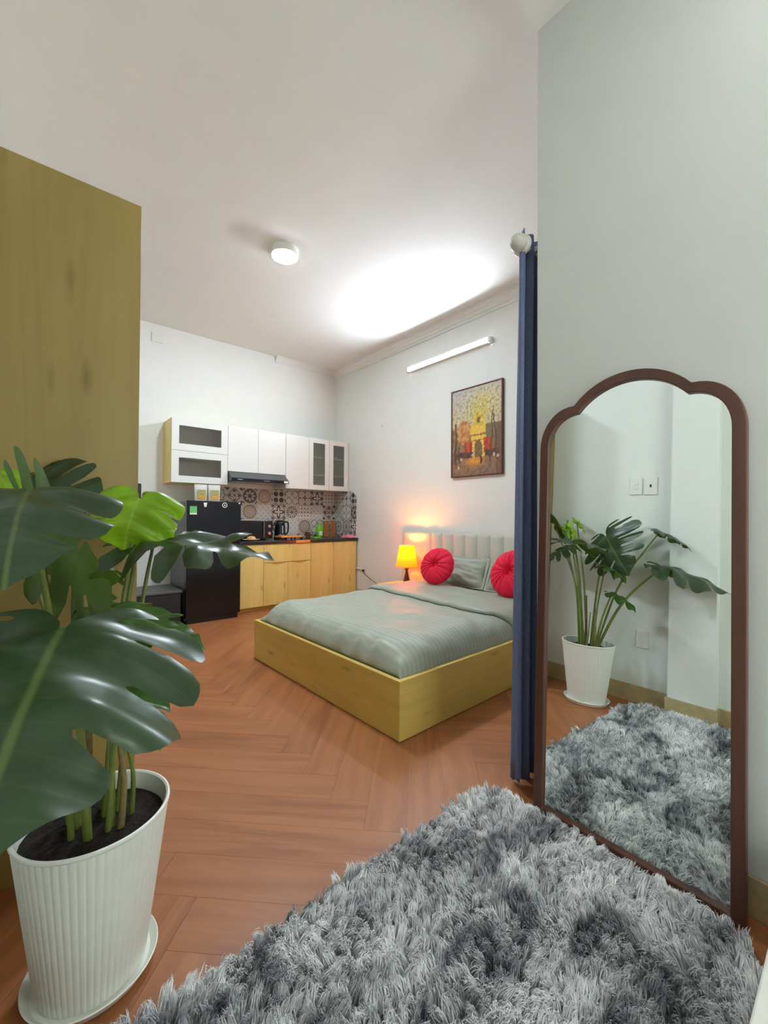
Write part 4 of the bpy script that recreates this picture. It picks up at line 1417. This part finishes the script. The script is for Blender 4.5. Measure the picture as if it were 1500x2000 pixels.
def half_outline(rnd, nslit, gap, depth):
    """from the tip round to the petiole; list of (x, y>0)"""
    slits = []
    for k in range(nslit):
        s = 0.14 + (0.80 - 0.14) * (k + 0.5 + rnd.uniform(-0.18, 0.18)) / nslit if nslit else 0
        slits.append((s, gap * rnd.uniform(0.6, 1.3), depth * rnd.uniform(0.8, 1.1)))
    pts = []
    bounds = [0.0]
    for s, g, d in slits:
        bounds += [s - g, s + g]
    bounds.append(1.0)
    for i in range(0, len(bounds), 2):
        a, b_ = bounds[i], bounds[i + 1]
        m_ = max(5, int((b_ - a) * 60))
        for k in range(m_ + 1):
            s = a + (b_ - a) * k / m_
            e = env(s)
            f = k / m_
            q = 1.0
            if i > 0:
                q *= 1 - 0.13 * max(0, 1 - f / 0.35) ** 2
            if i + 2 < len(bounds):
                q *= 1 - 0.13 * max(0, 1 - (1 - f) / 0.35) ** 2
            mid = Vector((e.x * 0.72 - 0.02, 0, 0))
            pts.append(mid + (e - mid) * q if i > 0 or i + 2 < len(bounds) else e)
        if i // 2 < len(slits):
            s, g, d = slits[i // 2]
            e = env(s)
            mid = Vector((e.x * 0.72 - 0.02, 0, 0))
            inn = e.lerp(mid, d)
            al = (e - mid).normalized(); pr_ = Vector((-al.y, al.x, 0))
            wdt = 0.014
            w2 = 0.032
            half = e.lerp(mid, d * 0.55)
            pts += [half - pr_ * w2 * 0.8, inn - pr_ * wdt, inn - al * wdt, inn + pr_ * wdt, half + pr_ * w2 * 0.8]
    return [(p.x, max(p.y, 0.0)) for p in pts]


def leaf(att, tip, side, mat, seed, nslit=5, gap=0.022, depth=0.62, droop=0.5, sag=0.35, fold=0.12, wave=0.03, holes=3, label=None, stem_from=(0, 0), thick=0.006, stem_mid=None):
    """att, tip, side: world points for petiole joint, apex and the widest point of one half"""
    rnd = random.Random(seed)
    att, tip, side = Vector(att), Vector(tip), Vector(side)
    ex = (tip - att); L = ex.length; ex.normalize()
    sv = side - att
    ey = (sv - ex * sv.dot(ex)); wl = ey.length; ey.normalize()
    ez = ex.cross(ey)
    if ez.z < 0:
        ez = -ez
    wsc = wl / 0.56
    h1 = half_outline(rnd, nslit, gap, depth)
    h2 = half_outline(rnd, nslit, gap, depth)
    loop = h1[:-1] + [(x, -y) for x, y in reversed(h2)][1:-1]
    clean = []
    for p in loop:
        if not clean or (Vector(p) - Vector(clean[-1])).length > 0.004:
            clean.append(p)
    loop = clean
    verts = [Vector(p) for p in loop]
    edges_ = [(i, (i + 1) % len(loop)) for i in range(len(loop))]
    for sgn in (1, -1):
        for k in range(holes):
            hx = 0.12 + 0.5 * (k + 0.5) / max(1, holes) + rnd.uniform(-0.03, 0.03); hy = sgn * rnd.uniform(0.055, 0.085)
            o0 = len(verts)
            for a in range(8):
                q = 2 * math.pi * a / 8
                dx, dy = 0.016 * math.cos(q), 0.034 * math.sin(q)
                verts.append(Vector((hx + dx + 0.25 * dy * sgn, hy + dy)))
            edges_ += [(o0 + a, o0 + (a + 1) % 8) for a in range(8)]
    g = 0.042
    nloop = len(loop)

    def inside(x, y):
        c_ = False
        j = nloop - 1
        for i in range(nloop):
            xi, yi = loop[i]; xj, yj = loop[j]
            if (yi > y) != (yj > y) and x < (xj - xi) * (y - yi) / (yj - yi + 1e-12) + xi:
                c_ = not c_
            j = i
        return c_
    bx = [p for p in verts]
    for i in range(int(1.35 / g)):
        for j in range(int(1.2 / g)):
            x = -0.3 + (i + (0.5 if j % 2 else 0)) * g; y = -0.6 + j * g
            if inside(x, y) and min((x - p.x) ** 2 + (y - p.y) ** 2 for p in bx) > (0.42 * g) ** 2:
                verts.append(Vector((x, y)))
    vo, eo, fo, *_ = delaunay_2d_cdt(verts, edges_, [], 2, 1e-5)
    co = []
    for p in vo:
        x, y = p.x, p.y
        ay = abs(y)
        # lobes sag sideways, the whole blade arches along the midrib
        k1 = droop
        X = math.sin(k1 * x) / k1 if abs(k1) > 1e-3 else x
        Z = -(1 - math.cos(k1 * x)) / k1 if abs(k1) > 1e-3 else 0
        k2 = sag * (1.0 + 0.5 * noise.noise((x * 3 + seed, math.copysign(1, y) * 2, 0.5)))
        Y = math.copysign(math.sin(k2 * ay * 2) / (k2 * 2), y) if k2 > 1e-3 else y
        Z -= (1 - math.cos(k2 * ay * 2)) / (k2 * 2) if k2 > 1e-3 else 0
        Z += fold * ay * math.exp(-ay / 0.25)
        Z += wave * min(1, ay / 0.2) * (math.sin((x - ay * 0.4) * 15 + seed * 2 + (1.3 if y > 0 else 0)) + 0.8 * noise.noise((x * 4, y * 4, seed)))
        q = att + ex * (X * L) + ey * (Y * wsc) + ez * (Z * L)
        q.x = max(q.x, XL + 0.012)
        q.y = min(q.y, 1.70)
        if q.y < 0.90:
            q.x = max(q.x, -0.050)
        co.append(q)
    o0 = Vector((PX, PY, 0))
    me = bpy.data.meshes.new('leaf')
    me.from_pydata([tuple(q - o0) for q in co], [], [tuple(f) for f in fo])
    bm = bmesh.new(); bm.from_mesh(me)
    bmesh.ops.recalc_face_normals(bm, faces=bm.faces)
    av = Vector((0, 0, 0))
    for f in bm.faces:
        av += f.normal * f.calc_area()
    if av.dot(ez) < 0:
        bmesh.ops.reverse_faces(bm, faces=bm.faces)
    uvl = bm.loops.layers.uv.new('leaf')
    bm.verts.index_update()
    for f in bm.faces:
        f.smooth = True
        for l in f.loops:
            p = vo[l.vert.index]
            l[uvl].uv = (p.x, p.y + 0.5)
    bm.to_mesh(me); bm.free()
    lf = link('leaf', me, mat, pl)
    if label:
        lf['label'] = label
    # petiole
    root = Vector((PX + stem_from[0], PY + stem_from[1], 0.355))
    end = att - ez * 0.004
    if stem_mid is None:
        m1 = root.lerp(end, 0.35) + Vector((0, 0, 0.10 * (end.z - root.z) / 0.6))
        m2 = root.lerp(end, 0.75) + Vector((0, 0, 0.06))
    else:
        m1, m2 = [Vector(q) for q in stem_mid]
    pts = catmull([root - o0, m1 - o0, m2 - o0, end - o0], 8)
    rr = [thick * (1.25 - 0.6 * i / (len(pts) - 1)) for i in range(len(pts))]
    MB().tube(pts, rr, 9).build('petiole', 'stem', pl, True)
    return lf


# big leaf arching towards the viewer
leaf((0.043, 0.857, 0.94), (-0.045, 0.50, 0.87), (0.255, 0.72, 0.90), 'leaf', 3, 4, 0.020, 0.60, 0.45, 0.62, 0.14, 0.030, 3, stem_from=(-0.02, -0.05), thick=0.008)
# broad leaf turned to the mirror
leaf((0.016, 1.22, 1.11), (0.19, 1.04, 0.88), (0.10, 0.96, 1.17), 'leaf', 11, 5, 0.030, 0.70, 0.30, 0.30, 0.12, 0.022, 3, stem_from=(-0.04, 0.0))
# dark leaf at the upper left, close to the wall
leaf((0.0, 0.90, 1.165), (-0.03, 0.69, 1.09), (0.13, 0.84, 1.16), 'leaf', 17, 3, 0.024, 0.55, 0.6, 0.4, 0.1, 0.03, 2, stem_from=(-0.05, -0.03))
# dark leaf at the back
leaf(px(45, 960, 1.22), px(185, 955, 1.18), px(60, 880, 1.35), 'leaf', 23, 4, 0.026, 0.64, 0.6, 0.4, 0.1, 0.03, 2, stem_from=(-0.05, 0.04))
# lime leaves
leaf(px(270, 978, 1.19), px(222, 1070, 1.10), px(180, 925, 1.20), 'leaf_lime', 31, 1, 0.03, 0.5, 1.0, 0.8, 0.25, 0.06, 0, label='young lime green leaf', stem_from=(0.02, 0.02))
leaf(px(280, 982, 1.21), px(318, 1062, 1.14), px(322, 950, 1.24), 'leaf_lime', 33, 2, 0.04, 0.5, 0.9, 0.9, 0.25, 0.06, 0, label='young lime green leaf', stem_from=(0.03, 0.03))
leaf(px(2, 930, 1.08), px(30, 985, 1.0), px(48, 930, 1.08), 'leaf_lime', 37, 0, 0.02, 0.4, 0.9, 0.5, 0.25, 0.04, 0, label='young lime green leaf', stem_from=(-0.03, 0.02))
# leaf reaching to the right
leaf(px(300, 1056, 1.20), px(535, 1062, 1.10), px(330, 1100, 0.99), 'leaf', 41, 5, 0.038, 0.76, 0.25, 0.45, 0.16, 0.045, 3, stem_from=(0.05, 0.02))
# lower leaves
leaf(px(215, 1190, 0.98), px(402, 1232, 0.92), px(300, 1158, 1.04), 'leaf_mid', 47, 3, 0.03, 0.6, 0.5, 0.5, 0.12, 0.045, 1, stem_from=(0.03, -0.04))
leaf((0.17, 1.10, 0.74), (0.22, 0.93, 0.70), (0.25, 1.10, 0.74), 'leaf_mid', 53, 3, 0.03, 0.66, 0.7, 0.5, 0.12, 0.04, 1, stem_from=(0.02, -0.05))
leaf((0.10, 1.46, 1.02), (0.20, 1.60, 0.95), (0.0, 1.58, 1.04), 'leaf', 59, 4, 0.03, 0.66, 0.6, 0.5, 0.12, 0.03, 2, stem_from=(-0.01, 0.05))
# woody stems
o0 = Vector((PX, PY, 0))
for (a, b_, r_, mt_) in (((0.045, -0.06, 0.352), (0.03, -0.055, 0.62), 0.009, 'stake'), ((0.075, -0.02, 0.352), (0.05, -0.03, 0.60), 0.007, 'stem'), ((-0.03, 0.03, 0.352), (-0.02, 0.03, 0.70), 0.010, 'stake'), ((0.02, 0.05, 0.352), (0.05, 0.07, 0.75), 0.008, 'stem')):
    a, b_ = Vector(a), Vector(b_)
    pts = catmull([a, a.lerp(b_, 0.5) + Vector((0.012, -0.008, 0)), b_], 6)
    MB().tube(pts, [r_ * (1 - 0.5 * i / (len(pts) - 1)) for i in range(len(pts))], 9).build('stem', mt_, pl, True)
